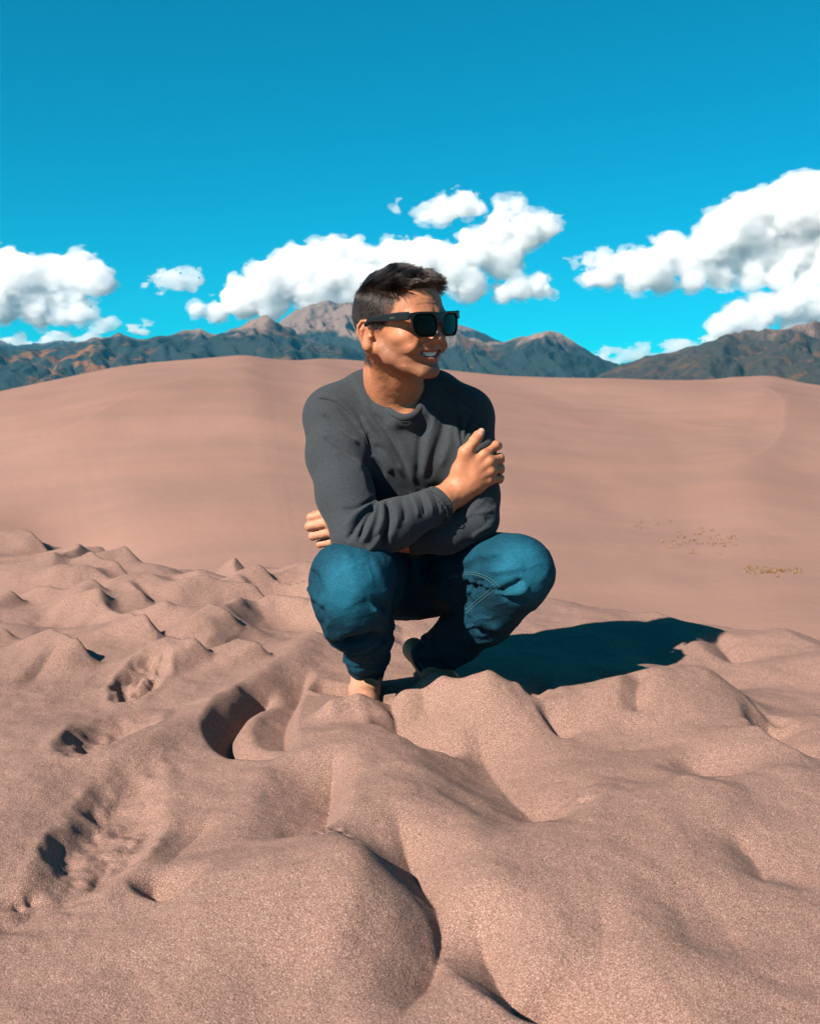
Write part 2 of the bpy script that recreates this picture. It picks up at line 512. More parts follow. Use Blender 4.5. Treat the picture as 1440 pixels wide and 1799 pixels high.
def sand_z(x, y):
    x = np.asarray(x, float); y = np.asarray(y, float)
    Q = np.stack([x, y], 1)
    near = sstep(9.0, 4.5, y)
    cy = crest_y(x) + 0.10 * vnoise(x * 1.7, y * 0 + 3.3, seed=5) + 0.05 * vnoise(x * 4.1, y * 0 + 1.3, seed=6)
    s = y - cy - 0.12
    drop = 0.62 * (np.sqrt(np.maximum(s, -40) ** 2 + 0.02) + s) * 0.5
    z = -drop
    z = z + near * (0.020 * fbm(x * 1.5 + 3.1, y * 1.5, seed=11, oct=2) + 0.012 * fbm(x * 4.3, y * 3.1, seed=21, oct=2)
                    + 0.0045 * fbm(x * 14, y * 14, seed=31, oct=2) + 0.0010 * fbm(x * 45, y * 45, seed=33, oct=2))
    # overlapping trodden mounds on the left, half a metre across
    wl = sstep(0.3, -0.3, x) * sstep(2.5, 3.0, y) * sstep(0.4, -0.1, s)
    wr = sstep(0.2, 0.7, x) * sstep(2.0, 2.5, y) * 0.6
    wx = x + 0.12 * vnoise(x * 3, y * 3, seed=41); wy = y + 0.12 * vnoise(x * 3, y * 3, seed=42)
    rid = 1 - np.sqrt(fbm(wx * 2.6, wy * 2.0, seed=43, oct=2) ** 2 + .006) * 2.2
    z = z + (wl * 0.055 + wr * 0.040) * (rid - 0.5)
    # wind-cut scarps: a long rise, then a short steep fall away from the sun
    ph = (x * SUNDIR2[0] + y * SUNDIR2[1]) * 2.4 + 1.5 * fbm(x * 1.5 + 7, y * 1.3, seed=101, oct=2) + 0.25 * fbm(x * 5, y * 5, seed=103, oct=2)
    f = ph - np.floor(ph)
    saw = np.where(f < .80, sstep(0, .86, f) / sstep(0, .86, .80), np.clip((1 - f) / .20, 0, 1))
    msk = sstep(-.25, .25, fbm(x * 1.9, y * 1.9 + 4, seed=107, oct=2))
    z = z + saw * msk * (.042 * wl + .026 * wr)
    for pts, A, w1, w2, tp in CREASES:
        P = smooth_line([on_plane(*p) for p in pts], 18)
        rad = max(w1, w2) + 0.05
        m = (x > P[:, 0].min() - rad) & (x < P[:, 0].max() + rad) & (y > P[:, 1].min() - rad) & (y < P[:, 1].max() + rad)
        if not m.any(): continue
        d, t, sd = poly_dist(Q[m], P)
        ab = P[-1] - P[0]
        sgn = 1.0 if (-ab[1] * SUNDIR2[0] + ab[0] * SUNDIR2[1]) > 0 else -1.0
        wob = 0.10 * vnoise(Q[m][:, 0] * 14, Q[m][:, 1] * 14, seed=61)
        sv = d * sd * sgn
        u = np.clip(1 + sv / w1 + wob * (sv < 0) * np.clip(-sv / w1 * 2, 0, 1), 0, 1)
        left = np.where(u < .25, 2 * u * u, u - .125) / .875
        right = np.clip(1 - sv / w2, 0, 1) ** 2
        h = np.where(sv < 0, left, right)
        tap = sstep(0, tp, t) * sstep(1, 1 - tp, t)
        # fade beyond the ends
        z[m] -= A * h * tap * 1.12
    for pts, A, w1, w2, tp in SCARPS:
        P = smooth_line([on_plane(*p) for p in pts], 18)
        rad = w2 + .05
        m = (x > P[:, 0].min() - rad) & (x < P[:, 0].max() + rad) & (y > P[:, 1].min() - rad) & (y < P[:, 1].max() + rad)
        if not m.any(): continue
        d, t, sd = poly_dist(Q[m], P)
        ab = P[-1] - P[0]
        sv = d * sd * (1.0 if (-ab[1] * SUNDIR2[0] + ab[0] * SUNDIR2[1]) > 0 else -1.0)
        h = np.where(sv < 0, np.clip(1 + sv / w2, 0, 1) ** 1.6, np.clip(1 - sv / w1, 0, 1))
        z[m] += A * h * sstep(0, tp, t) * sstep(1, 1 - tp, t)
    for pts, A, w in RIDGES:
        P = smooth_line([on_plane(*p) for p in pts], 18)
        d, t, sd = poly_dist(Q, P)
        z = z + A * np.exp(-(d / w) ** 2)
    for c, e, W, A, rg in PRINTS:
        c, e = on_plane(*c), on_plane(*e)
        L = np.linalg.norm(e - c) * .5; ax = (e - c) / (2 * L); q = Q - (c + e) / 2
        m = (np.abs(q).max(1) < L * 1.7)
        if not m.any(): continue
        a = q[m] @ ax / L; b = (q[m] @ np.array([-ax[1], ax[0]])) / W
        xm, ym = x[m], y[m]
        r = np.sqrt(a * a + b * b) + 0.34 * fbm(xm * 10, ym * 10, seed=71, oct=3)
        ins = sstep(1.05, 0.42, r)
        rough = fbm(xm * 26, ym * 26, seed=81, oct=3) * 1.3
        lump = np.maximum(fbm(xm * 38, ym * 38, seed=91, oct=2), -0.1)
        z[m] += -A * ins * (1 + .25 * a) + ins * rg * (0.7 * rough + 0.9 * lump) + 0.12 * A * np.exp(-((r - 1.08) / 0.16) ** 2)
    for c in DOTS:
        c = on_plane(*c); d = np.sqrt(((Q - c) ** 2).sum(1))
        z = z - 0.010 * np.exp(-(d / 0.0065) ** 2)
    for c, rd, zt in PADS:
        c = on_plane(*c); d = np.sqrt(((Q - c) ** 2).sum(1))
        w = np.exp(-(d / rd) ** 4)
        z = z * (1 - w) + zt * w
    for pts, A, w in LIPS:
        d, t, sd = poly_dist(Q, smooth_line([on_plane(*p) for p in pts], 18))
        z = z + A * np.exp(-(d / w) ** 2)
    return z

ys = np.concatenate([np.linspace(-5, 0.5, 40)[:-1], np.geomspace(0.5, 5.6, 700), np.geomspace(5.6, 46, 60)[1:]])
us = np.concatenate([np.linspace(-1.6, -0.52, 60)[:-1], np.linspace(-0.52, 0.52, 600), np.linspace(0.52, 1.6, 60)[1:]])
GX = us[None, :] * np.maximum(ys, 0)[:, None] + us[None, :] * 2.0 * np.clip(1.2 - ys, 0, 8)[:, None]
GY = np.repeat(ys[:, None], len(us), 1)
GZ = sand_z(GX.ravel(), GY.ravel())
sand_mat = sand_material('sand')
dune_near = mesh_obj('sand', np.stack([GX.ravel(), GY.ravel(), GZ], 1), grid_faces(len(ys), len(us)), sand_mat)
tag(dune_near, kind='structure')

# ------------------------------------------------------------------ the large dune across the hollow
ridge_px = np.array([(-900, 760), (-500, 735), (-200, 712), (0, 688), (100, 668), (200, 648), (270, 640), (340, 636), (430, 631), (480, 637),
                     (530, 634), (560, 630), (620, 633), (700, 640), (800, 652), (880, 660), (960, 663), (1060, 665), (1180, 668), (1250, 667), (1290, 661),
                     (1340, 668), (1400, 680), (1440, 684), (1600, 700), (2000, 720), (2400, 735)], float)
def far_z(az, d):
    """height of the far dune; az is x/y, d the distance along y"""
    px = CX + az * FPX
    Rg = 300 + 30 * np.sin(az * 5.0 + 0.6)
    t = np.clip((d - 80) / (Rg - 80), 0, 1.6)
    g = np.arange(-1400, 2900, 5.0); gy = np.interp(g, ridge_px[:, 0], ridge_px[:, 1])
    def sm(w):
        k = np.hanning(int(w / 5) * 2 + 3); k /= k.sum()
        return np.convolve(np.pad(gy, len(k) // 2, 'edge'), k, 'valid')
    pxw = px + 90 * (1 - np.clip(t, 0, 1)) * np.sin(d / 40.0 + 1.0)
    wt_ = np.clip(t, 0, 1) ** 3
    rpy = wt_ * np.interp(px, g, sm(25)) + (1 - wt_) * np.interp(pxw, g, sm(330))
    zr = HC + Rg * (HORIZON - rpy) / FPX
    z0 = -27.0
    up = np.clip(t, 0, 1)
    prof = 0.35 * up + 0.65 * (up * up * (3 - 2 * up))
    z = z0 + (zr - z0) * prof
    over = np.maximum(d - Rg, 0)
    z = z - over * 0.35
    x = az * d
    # a lower wind ridge winding down to the left, and broad swells
    lines = [([(548, 634), (420, 655), (300, 690), (210, 722), (120, 764), (-60, 800)], 2.2, .018, .075),
             ([(1285, 664), (1370, 720), (1340, 800), (1180, 860)], 2.2, .03, .06)]
    ang = np.stack([az, (HC - z) / np.maximum(d, 1)], 1)
    for pts, A, wa, wb in lines:
        P = smooth_line([((p[0] - CX) / FPX, (p[1] - HORIZON) / FPX) for p in pts], 24)
        dd, tt, ss = poly_dist(ang, P)
        s = dd * ss
        w = np.where(s > 0, wa, wb)
        z = z + A * np.exp(-(np.sqrt(s * s + 4e-5)) / w) * sstep(1, .6, tt) * sstep(0.0, .2, tt) * (d < Rg + 8)
    z = z - 5.0 * np.exp(-((az + .325) / .055) ** 2 - ((d - 120) / 40) ** 2)
    z = z + 4.5 * np.exp(-((az + .435) / .040) ** 2 - ((d - 112) / 26) ** 2)
    z = z + sstep(80, 140, d) * sstep(1.0, .93, t) * (2.6 * fbm(x / 60, d / 75, seed=7, oct=2) + 0.25 * fbm(x / 11, d / 14, seed=8, oct=2))
    return z
ds = np.concatenate([np.linspace(40, 120, 30)[:-1], np.linspace(120, 345, 240), np.geomspace(345, 2500, 40)[1:]])
ua = np.concatenate([np.linspace(-2.6, -.7, 70)[:-1], np.linspace(-.7, .7, 520), np.linspace(.7, 2.6, 70)[1:]])
UA, DS = np.meshgrid(ua, ds)
FZ = far_z(UA.ravel(), DS.ravel())
FZ = np.where(DS.ravel() > 345, np.maximum(FZ, -40), FZ)
fm = NT('far sand', rough=0.95, spec=0.1)
v = fm.coord()
big = fm.noise(v, 0.02, 4, 0.6)
c = fm.mix(fm.ramp(big, [(0.35, 0.0), (0.7, 1.0)]), (0.375, 0.213, 0.165), (0.435, 0.252, 0.197))
st = fm.noise(fm.mapping(v, (0.018, 0.10, 0.05)), 1.0, 4, 0.6)
c = fm.mix(fm.ramp(st, [(0.42, 0.0), (0.72, 0.55)]), c, (0.30, 0.190, 0.155))
fm.base(c)
fm.normal(fm.bump(fm.noise(v, 0.7, 4, 0.6), 0.25, 0.3))
far = mesh_obj('far_dune', np.stack([(UA * DS).ravel(), DS.ravel(), FZ], 1), grid_faces(len(ds), len(ua)), fm.m)
tag(far, kind='structure')

# the plain beyond, out to the foot of the mountains
pm = NT('plain', rough=1.0, spec=0.1)
pv = pm.coord()
pm.base(pm.mix(pm.noise(pv, 0.004, 4, 0.6), (0.20, 0.15, 0.11), (0.07, 0.09, 0.05)))
pl = mesh_obj('plain', [(-30000, -3000, -45), (30000, -3000, -45), (30000, 40000, -45), (-30000, 40000, -45)], [(0, 1, 2, 3)], pm.m)
tag(pl, kind='structure')

# ------------------------------------------------------------------ mountains
def mountain_material(name, forest, rock, bare, aspen, tl, scale=1.0):
    """forest below, bare rock above the tree line; `tl` weights come as point attributes"""
    m = NT(name, rough=0.95, spec=0.1)
    v = m.coord()
    n1 = m.noise(v, 0.0030 * scale, 5, 0.65)
    n2 = m.noise(v, 0.024 * scale, 4, 0.75)
    hgt = m.attr('bare')
    # trees thin out into rock by patches
    k = m.math('ADD', m.math('ADD', m.math('MULTIPLY', n1, 0.9), m.math('MULTIPLY', n2, 0.9)), m.math('MULTIPLY', hgt, 1.2))
    f = m.ramp(k, [(1.33 + tl, 0.0), (1.50 + tl, 1.0)])
    c = m.mix(f, forest, rock)
    tree = m.noise(v, 0.05 * scale, 3, 0.75)
    c = m.mix(m.ramp(tree, [(0.35, 0.5), (0.6, 0.0)]), c, m.mix(0.5, c, (0.01, 0.02, 0.02)))
    c = m.mix(m.ramp(m.math('ADD', hgt, m.math('MULTIPLY', m.math('SUBTRACT', n1, .5), .9)), [(0.74, 0.0), (0.95, 1.0)]), c, bare)
    if aspen is not None:
        a = m.noise(v, 0.0042 * scale, 3, 0.6)
        a2 = m.ramp(m.math('ADD', m.math('MULTIPLY', a, 0.8), m.math('MULTIPLY', m.noise(v, 0.02 * scale, 3, 0.7), 0.3)), [(0.56, 0.0), (0.66, 1.0)])
        c = m.mix(m.math('MULTIPLY', a2, m.attr('aspen')), c, aspen)
    m.base(c)
    m.normal(m.bump(m.math('ADD', tree, m.math('MULTIPLY', n2, 2.0)), 0.6, 45.0 / scale))
    return m.m

def mountain(name, sky_px, dist, depth, base_py, mat, seed, spur=0.35, aspen=None, rough=4.0, nu=420, nv=130, bare=None, label=None, freq=26.0):
    pts = np.array(sky_px, float)
    u = np.linspace(pts[0, 0], pts[-1, 0], nu)
    H = np.interp(u, pts[:, 0], pts[:, 1])
    k = np.ones(5) / 5; H = np.convolve(np.pad(H, 2, 'edge'), k, 'valid')
    H = H - rough * (1 - 2 * np.abs(fbm(u / 38.0, u * 0 + seed, seed=seed, oct=4))) + rough * 0.4
    t = np.concatenate([np.linspace(0, 1, nv), np.linspace(1, 1.6, 24)[1:]])
    U, T = np.meshgrid(u, t)
    az = (U - CX) / FPX
    zr = (HORIZON - np.broadcast_to(H, U.shape)) / FPX * dist
    zb = (HORIZON - base_py) / FPX * dist
    wob = fbm(az * 9 + T * 1.2, T * 2.0 + seed, seed=seed + 2, oct=3)
    sp = 1 - 2 * np.abs(fbm(az * freq * 0.5 + 0.5 * wob, T * 1.5 + 3, seed=seed + 3, oct=4, gain=0.55))      # spurs running downhill
    det = 1 - 2 * np.abs(fbm(az * freq * 1.6 + wob, T * 7, seed=seed + 4, oct=4, gain=0.6))
    env = np.clip(T, 0, 1) ** 0.5 * np.clip(1 - T, 0, 1) ** 0.6 * 2
    tt = np.clip(T, 0, 1)
    s = tt ** 1.15 + env * (spur * 0.55 * sp + 0.07 * det)
    s = np.minimum(s, 0.4 + 0.6 * np.maximum(tt, 0.02) + 0.12)
    z = zb + (zr - zb) * np.where(T <= 1, s, 1 - (T - 1) * 1.2)
    y = dist - depth * (1 - T)
    x = az * y
    rel = (z - zb) / max((zr - zb).max(), 1)
    attrs = {'bare': np.clip(rel if bare is None else sstep(bare[0], bare[1], (z - HC) / y * FPX + bare[2] * sp), 0, 1).ravel(),
             'aspen': (np.zeros(U.size) if aspen is None else aspen(U, T)).ravel()}
    o = mesh_obj(name, np.stack([x.ravel(), y.ravel(), z.ravel()], 1), grid_faces(len(t), nu), mat, attrs=attrs)
    tag(o, label=label, kind='structure')
    return o

FOREST = (0.040, 0.062, 0.062); ROCK = (0.40, 0.275, 0.21); BARE = (0.33, 0.225, 0.175); ASPEN = (0.34, 0.14, 0.045)
mm_left = mountain_material('forested range', FOREST, ROCK, ROCK, ASPEN, 0.03)
mm_peak = mountain_material('bare peak', FOREST, ROCK, BARE, None, 0.15)
mm_mid = mountain_material('pine slope', FOREST, ROCK, ROCK, ASPEN, 0.15)
mm_right = mountain_material('brown range', (0.085, 0.075, 0.055), (0.36, 0.215, 0.155), (0.40, 0.25, 0.18), ASPEN, -0.24)
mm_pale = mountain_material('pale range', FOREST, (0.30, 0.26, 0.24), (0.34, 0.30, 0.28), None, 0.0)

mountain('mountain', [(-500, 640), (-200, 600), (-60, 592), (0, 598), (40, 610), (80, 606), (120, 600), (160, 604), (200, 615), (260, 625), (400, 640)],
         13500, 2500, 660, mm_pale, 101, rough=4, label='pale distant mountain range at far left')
mountain('mountain', [(180, 690), (300, 645), (400, 606), (470, 585), (515, 556), (545, 545), (572, 538), (600, 536), (625, 538), (660, 550), (720, 562), (790, 574), (830, 582),
                      (880, 604), (960, 650), (1050, 690)],
         11500, 3200, 690, mm_peak, 111, rough=2.5, spur=0.5, bare=(92, 128, 26), label='high bare rounded summit behind the forest', freq=30)
mountain('mountain', [(-760, 700), (-600, 655), (-300, 625), (-60, 618), (0, 616), (40, 622), (75, 620), (110, 618), (150, 606), (185, 597), (215, 596), (245, 604), (262, 600), (300, 590),
                      (345, 580), (372, 586), (400, 592), (430, 580), (455, 572), (472, 566), (492, 576), (520, 590), (560, 606), (620, 618), (700, 632), (800, 655), (900, 675)],
         8500, 2600, 700, mm_left, 121, rough=5, spur=0.55, label='forested mountain range with orange aspen slopes', freq=34,
         aspen=lambda U, T: np.clip(sstep(-100, 60, U) * sstep(310, 230, U) * 1.0 + 0.55 * sstep(440, 480, U) * sstep(640, 560, U), 0, 1))
mountain('mountain', [(620, 690), (700, 640), (760, 600), (800, 590), (840, 604), (880, 612), (912, 600), (938, 590), (962, 587), (985, 596), (1010, 612), (1045, 632), (1075, 640),
                      (1100, 655), (1160, 672), (1250, 690)],
         9000, 2400, 700, mm_mid, 131, rough=3.0, spur=0.6, label='dark pine covered peak right of the summit', freq=34,
         aspen=lambda U, T: 0.6 * sstep(780, 820, U) * sstep(900, 850, U))
mountain('mountain', [(980, 690), (1040, 664), (1080, 646), (1130, 630), (1180, 618), (1230, 606), (1270, 594), (1320, 588), (1350, 590), (1390, 582), (1420, 576), (1460, 570),
                      (1600, 560), (1900, 580), (2150, 640), (2300, 700)],
         7500, 2600, 700, mm_right, 141, rough=3.5, spur=0.5, label='brown brushy mountain slope at right', freq=30,
         aspen=lambda U, T: 0.35 + 0 * U)
mountain('mountain', [(1330, 700), (1380, 668), (1420, 645), (1460, 628), (1600, 610), (1900, 640), (2200, 690), (2300, 706)],
         5600, 1500, 705, mm_right, 151, rough=3.5, spur=0.4, label='near brown foothill at right edge', freq=30, nu=240, nv=80)

# the ranges go on to either side of the picture
mountain('mountain', [(-3400, 705), (-3000, 650), (-2500, 625), (-2100, 648), (-1700, 605), (-1300, 630), (-900, 612), (-600, 640), (-420, 700)], 10500, 2600, 700, mm_left, 161,
         rough=6, spur=.55, label='forested mountains continuing to the left', nu=300, nv=60)
mountain('mountain', [(1850, 700), (2050, 600), (2500, 575), (2900, 610), (3300, 590), (3800, 640), (4300, 705)], 9500, 2600, 700, mm_right, 171,
         rough=6, spur=.5, label='brown mountains continuing to the right', nu=300, nv=60)

# dry tufts thinly scattered over the far dune
def hit_far(px, py):
    d = np.linspace(85, 330, 1200); az = (px - CX) / FPX
    ray = at(px, py, 1.0) - CAM
    zr = HC + ray[2] * d; zf = far_z(np.full_like(d, az), d)
    k = np.argmax(zf >= zr)
    return np.array([az * d[k], d[k], zf[k]])
rs = random.Random(4)
tv, tf = [], []
for cx_, cy_, sx_, sy_, n_ in ((1215, 945, 55, 22, 34), (1370, 1004, 30, 7, 34), (1325, 1000, 14, 5, 10), (1288, 952, 16, 8, 8), (1405, 1002, 5, 3, 4), (1130, 925, 30, 12, 6)):
    for _ in range(n_):
        p = hit_far(cx_ + rs.gauss(0, sx_ * .6), cy_ + rs.gauss(0, sy_ * .6))
        for b in range(12):
            a = rs.uniform(0, 6.28); h_ = rs.uniform(.15, .42); w_ = .05; ln = rs.uniform(.1, .45)
            q = p + [rs.gauss(0, .22), rs.gauss(0, .22), -.05]
            o = np.array([math.cos(a), math.sin(a), 0])
            k = len(tv)
            tv += [q - o * w_, q + o * w_, q + np.array([-o[1], o[0], 0]) * ln + [0, 0, h_]]
            tf.append((k, k + 1, k + 2))
gm_ = NT('dry grass', rough=.9, spec=.1)
gm_.base(gm_.mix(gm_.noise(gm_.coord(), .25, 2, .5), (.50, .26, .11), (.36, .25, .14)))
tuft = mesh_obj('dry_grass', tv, tf, gm_.m, smooth=False)
tag(tuft, kind='stuff')

# ------------------------------------------------------------------ the air between here and the mountains
hv, hq = [], 0
for x in (-26000, 26000):
    for y in (-400, 14200):
        for z in (-47, 1150):
            hv.append((x, y, z))
air = bpy.data.materials.new('air'); air.use_nodes = True
for n in list(air.node_tree.nodes): air.node_tree.nodes.remove(n)
av = air.node_tree.nodes.new('ShaderNodeVolumePrincipled')
av.inputs['Color'].default_value = (.05, .60, 1.0, 1)
av.inputs['Density'].default_value = 1.35e-5
av.inputs['Anisotropy'].default_value = 0.0
ao = air.node_tree.nodes.new('ShaderNodeOutputMaterial')
air.node_tree.links.new(av.outputs[0], ao.inputs['Volume'])
hz_ = mesh_obj('haze', hv, [(0, 1, 3, 2), (4, 6, 7, 5), (0, 4, 5, 1), (2, 3, 7, 6), (0, 2, 6, 4), (1, 5, 7, 3)], air, smooth=False)
tag(hz_, kind='stuff')
# ------------------------------------------------------------------ clouds: closed puffs of homogeneous mist far behind the mountains
CLOUD_D = 16000.0
cm = bpy.data.materials.new('cloud mist'); cm.use_nodes = True
ct = cm.node_tree
for n in list(ct.nodes): ct.nodes.remove(n)
cv_ = ct.nodes.new('ShaderNodeVolumePrincipled')
cv_.inputs['Color'].default_value = (.965, .965, .965, 1)
cv_.inputs['Density'].default_value = 0.012
cv_.inputs['Anisotropy'].default_value = 0.25
co_ = ct.nodes.new('ShaderNodeOutputMaterial')
ct.links.new(cv_.outputs[0], co_.inputs['Volume'])

def mist_material(name, density):
    m = cm.copy(); m.name = name
    for n in m.node_tree.nodes:
        if n.type == 'PRINCIPLED_VOLUME': n.inputs['Density'].default_value = density
    return m
veil_mist = mist_material('cloud veil', 0.0045)
thin_mist = mist_material('thin cloud', 0.0075)

def cloud(label, blobs, seed, dist=CLOUD_D, thin=False, squash=1.0):
    """blobs: (px, py, radius px) of the main puffs; smaller puffs are scattered over them.
    A dense body and, round it, a ragged veil of thinner mist."""
    rs = random.Random(seed)
    S = dist / FPX
    G = []
    for px, py, r in blobs:
        z0 = rs.uniform(-.4, .4) * r
        pts = [(px, py, z0, r * .93)]
        for _ in range(10):
            a, e = rs.uniform(0, 2 * math.pi), rs.uniform(-0.35, 1.3)
            q = r * rs.uniform(.72, .98)
            pts.append((px + q * math.cos(a) * math.cos(e), py - q * math.sin(e) * .9 * squash, z0 + q * math.sin(a) * math.cos(e), r * rs.uniform(.18, .40)))
        G.append(np.array(pts))
    c0 = np.concatenate(G)[:, :2].mean(0)
    GC_ = [(np.stack([g[:, 0] - c0[0], g[:, 2], -(g[:, 1] - c0[1])], 1), g[:, 3]) for g in G]
    def core(P):
        d = np.full(len(P), 60.0)
        for C, r in GC_:
            rough_ = np.sqrt(((P - C[0]) ** 2).sum(1)) - r[0] * 1.45
            m = rough_ < 12
            d = np.where(m, d, np.minimum(d, rough_ + 4))
            if m.any():
                p = P[m]; v = np.full(len(p), 60.0)
                for c, rr in zip(C, r):
                    v = smin(v, np.sqrt(((p - c) ** 2).sum(1)) - rr, rr * .3)
                d[m] = smin(d[m], v, 7.0)
        return d
    def body_(P):
        d = core(P)
        m = np.abs(d) < 16
        if m.any():
            p = P[m]
            w = vnoise(p[:, 0] / 26, p[:, 1] / 26, p[:, 2] / 20, seed=seed + 50)
            n1 = fbm(p[:, 0] / 13 + w, p[:, 1] / 13, p[:, 2] / 10 + w, seed=seed, oct=3, gain=.6)
            d[m] += 9.5 * (0.22 - np.abs(n1)) + 5.0 * w + 2.2
        return d
    def veil_(P):
        d = core(P)
        m = np.abs(d) < 26
        if m.any():
            p = P[m]
            n1 = fbm(p[:, 0] / 24, p[:, 1] / 16, p[:, 2] / 12, seed=seed + 70, oct=3, gain=.62)
            d[m] += -2.5 + 17.0 * n1
        return d
    lo = np.min([(C - r[:, None]).min(0) for C, r in GC_], 0) - 14; hi = np.max([(C + r[:, None]).max(0) for C, r in GC_], 0) + 14
    o = None
    if not thin:
        V, F = sdf_mesh(body_, lo, hi, 2.0, levels=3, margin=3.0, coarse=core, pad=16)
        if len(F): o = mesh_obj('cloud', V * S, F, cm)
    V, F = sdf_mesh(veil_, lo, hi, 2.6, levels=3, margin=3.0, coarse=core, pad=22)
    vo = mesh_obj('veil' if o is not None else 'cloud', V * S, F, thin_mist if thin else veil_mist, o)
    top = o if o is not None else vo
    top.location = at(c0[0], c0[1], dist)
    tag(top, label, 'cloud', 'clouds over the mountains')
    return top

cloud('broad white cumulus behind the head of the man', [(350, 540, 14), (385, 545, 20), (430, 522, 38), (475, 500, 45), (520, 482, 48), (570, 470, 46), (615, 462, 44), (480, 530, 34), (560, 515, 46),
      (630, 500, 52), (690, 470, 48), (740, 455, 38), (790, 470, 40), (830, 440, 34), (870, 410, 32), (915, 405, 36), (950, 400, 26), (880, 450, 40), (820, 500, 32)], 1)
cloud('small white puff right of the head of the man', [(885, 515, 18), (915, 503, 24), (945, 500, 22), (965, 512, 10)], 2)
cloud('flat little cloud highest above the head', [(745, 378, 16), (780, 370, 24), (815, 360, 26), (838, 368, 14)], 3)
cloud('small rounded puff touching the top of the broad cumulus', [(880, 368, 18), (905, 360, 16), (890, 380, 14)], 4)
cloud('tiny lone wisp left of the highest little cloud', [(697, 364, 6), (699, 360, 4)], 5, thin=True, squash=.5)
cloud('big cumulus cut by the left edge of the picture', [(-60, 500, 60), (0, 480, 44), (40, 490, 46), (90, 490, 44), (135, 480, 36), (165, 490, 32), (185, 497, 20), (60, 530, 40), (0, 530, 40), (120, 520, 28)], 6)
cloud('small cloud tucked below the big left cumulus', [(110, 555, 20), (140, 552, 22), (160, 550, 14), (70, 562, 16)], 7)
cloud('tiny puff above the left mountains', [(172, 571, 10), (188, 570, 11), (198, 570, 7)], 8, thin=True, squash=.5)
cloud('little flat cloud alone in the blue left of the man', [(258, 498, 8), (285, 493, 16), (310, 492, 17), (336, 487, 12), (340, 505, 7)], 9, thin=True, squash=.5)
cloud('tiny bright puff over the aspen ridge', [(238, 577, 8), (253, 574, 11), (264, 570, 6)], 10, thin=True, squash=.5)
cloud('long low cloud lying on the leftmost ridge', [(8 + 9 * i, 603 - .5 * i + 3 * math.sin(i * 1.3), 8 + 3 * math.sin(i * .8)) for i in range(18)], 11, thin=True, squash=.5)
cloud('towering bright cumulus cut by the right edge', [(1040, 490, 16), (1070, 480, 26), (1105, 462, 26), (1150, 470, 34), (1180, 440, 34), (1210, 455, 34), (1250, 430, 40), (1290, 400, 50), (1330, 382, 52),
      (1390, 370, 58), (1450, 366, 66), (1520, 374, 78), (1270, 450, 36), (1330, 440, 44), (1400, 440, 50), (1470, 440, 60), (1120, 490, 26), (1170, 492, 24), (1220, 488, 26), (1270, 482, 28), (1320, 482, 28), (1370, 484, 28), (1420, 486, 28), (1480, 488, 34)], 12)
cloud('wispy dark tail left of the towering cumulus', [(1010, 462, 10), (1035, 455, 14), (1060, 450, 12)], 13, thin=True, squash=.5)
cloud('low bright cumulus resting on the right mountains', [(1265, 575, 24), (1300, 556, 30), (1340, 545, 34), (1385, 535, 34), (1430, 535, 38), (1500, 530, 44), (1320, 580, 24), (1400, 575, 26)], 14)
cloud('long thin cloud bank above the notch at right', [(1040 + 9.5 * i, 630 - 1.35 * i + 3 * math.sin(i * 1.7), 8 + 2.5 * math.sin(i * .9)) for i in range(24)], 15, thin=True, squash=.5)
# ------------------------------------------------------------------ the crouching man
def J(px, py, dd=0.0):
    return at(px, py, D0 + dd)

def unit(v):
    v = np.asarray(v, float); return v / np.linalg.norm(v)

class Shape:
    """signed distance function made of groups of primitives, each group culled by a sphere round it"""
    def __init__(self): self.g = []
    def group(self, pts, pad, fn, k=0.0, op='add'):
        pts = np.asarray(pts, float).reshape(-1, 3); c = pts.mean(0)
        r = np.linalg.norm(pts - c, axis=1).max() + pad
        self.g.append((c, r, fn, k, op))
    def cone(self, a, b, ra, rb, k=.03, flat=None):
        self.group([a, b], max(ra, rb), lambda P: cone(P, a, b, ra, rb, flat), k)
    def chain(self, pts, radii, k=.03, kk=None, flat=None):
        pts = [np.asarray(p, float) for p in pts]
        def fn(P):
            d = cone(P, pts[0], pts[1], radii[0], radii[1], flat)
            for i in range(1, len(pts) - 1):
                d = smin(d, cone(P, pts[i], pts[i + 1], radii[i], radii[i + 1], flat), kk or k * .5)
            return d
        self.group(pts, max(radii), fn, k)
    def ell(self, c, r, k=.03, M=None):
        self.group([c], max(r), lambda P: ell(P, c, r, M), k)
    def cut(self, fn, pts, pad, k=.005):
        self.group(pts, pad, fn, k, 'cut')
    def __call__(self, P):
        d = np.full(len(P), 1e3)
        for c, r, fn, k, op in self.g:
            rough = np.sqrt(((P - c) ** 2).sum(1)) - r
            lim = 0.03 + 2 * k
            m = rough < lim
            if op == 'add':
                far_ = ~m
                d[far_] = np.minimum(d[far_], rough[far_] * .8 + .004)
            if m.any():
                v = fn(P[m])
                d[m] = smin(d[m], v, k) if op == 'add' else smax(d[m], -v, k)
        return d

# ---- head frame: right ear canal at a known place, face turned to the right of the camera
YAW, HPITCH, HROLL = R(47.5), R(-1.5), R(4.0)
Ff = np.array([math.sin(YAW) * math.cos(HPITCH), -math.cos(YAW) * math.cos(HPITCH), math.sin(HPITCH)])
Lf = np.array([math.cos(YAW), math.sin(YAW), 0.0])
Uf = np.cross(Lf, Ff) * -1.0
if Uf[2] < 0: Uf = -Uf
Lf, Uf = Lf * math.cos(HROLL) + Uf * math.sin(HROLL), Uf * math.cos(HROLL) - Lf * math.sin(HROLL)
HM = np.stack([Lf, Ff, Uf])            # rows: his left, forward, up
HO = J(655, 597, -.10 - .053) + .072 * Lf
def H(x, y, z): return HO + x * Lf + y * Ff + z * Uf
def hloc(P): return (P - HO) @ HM.T

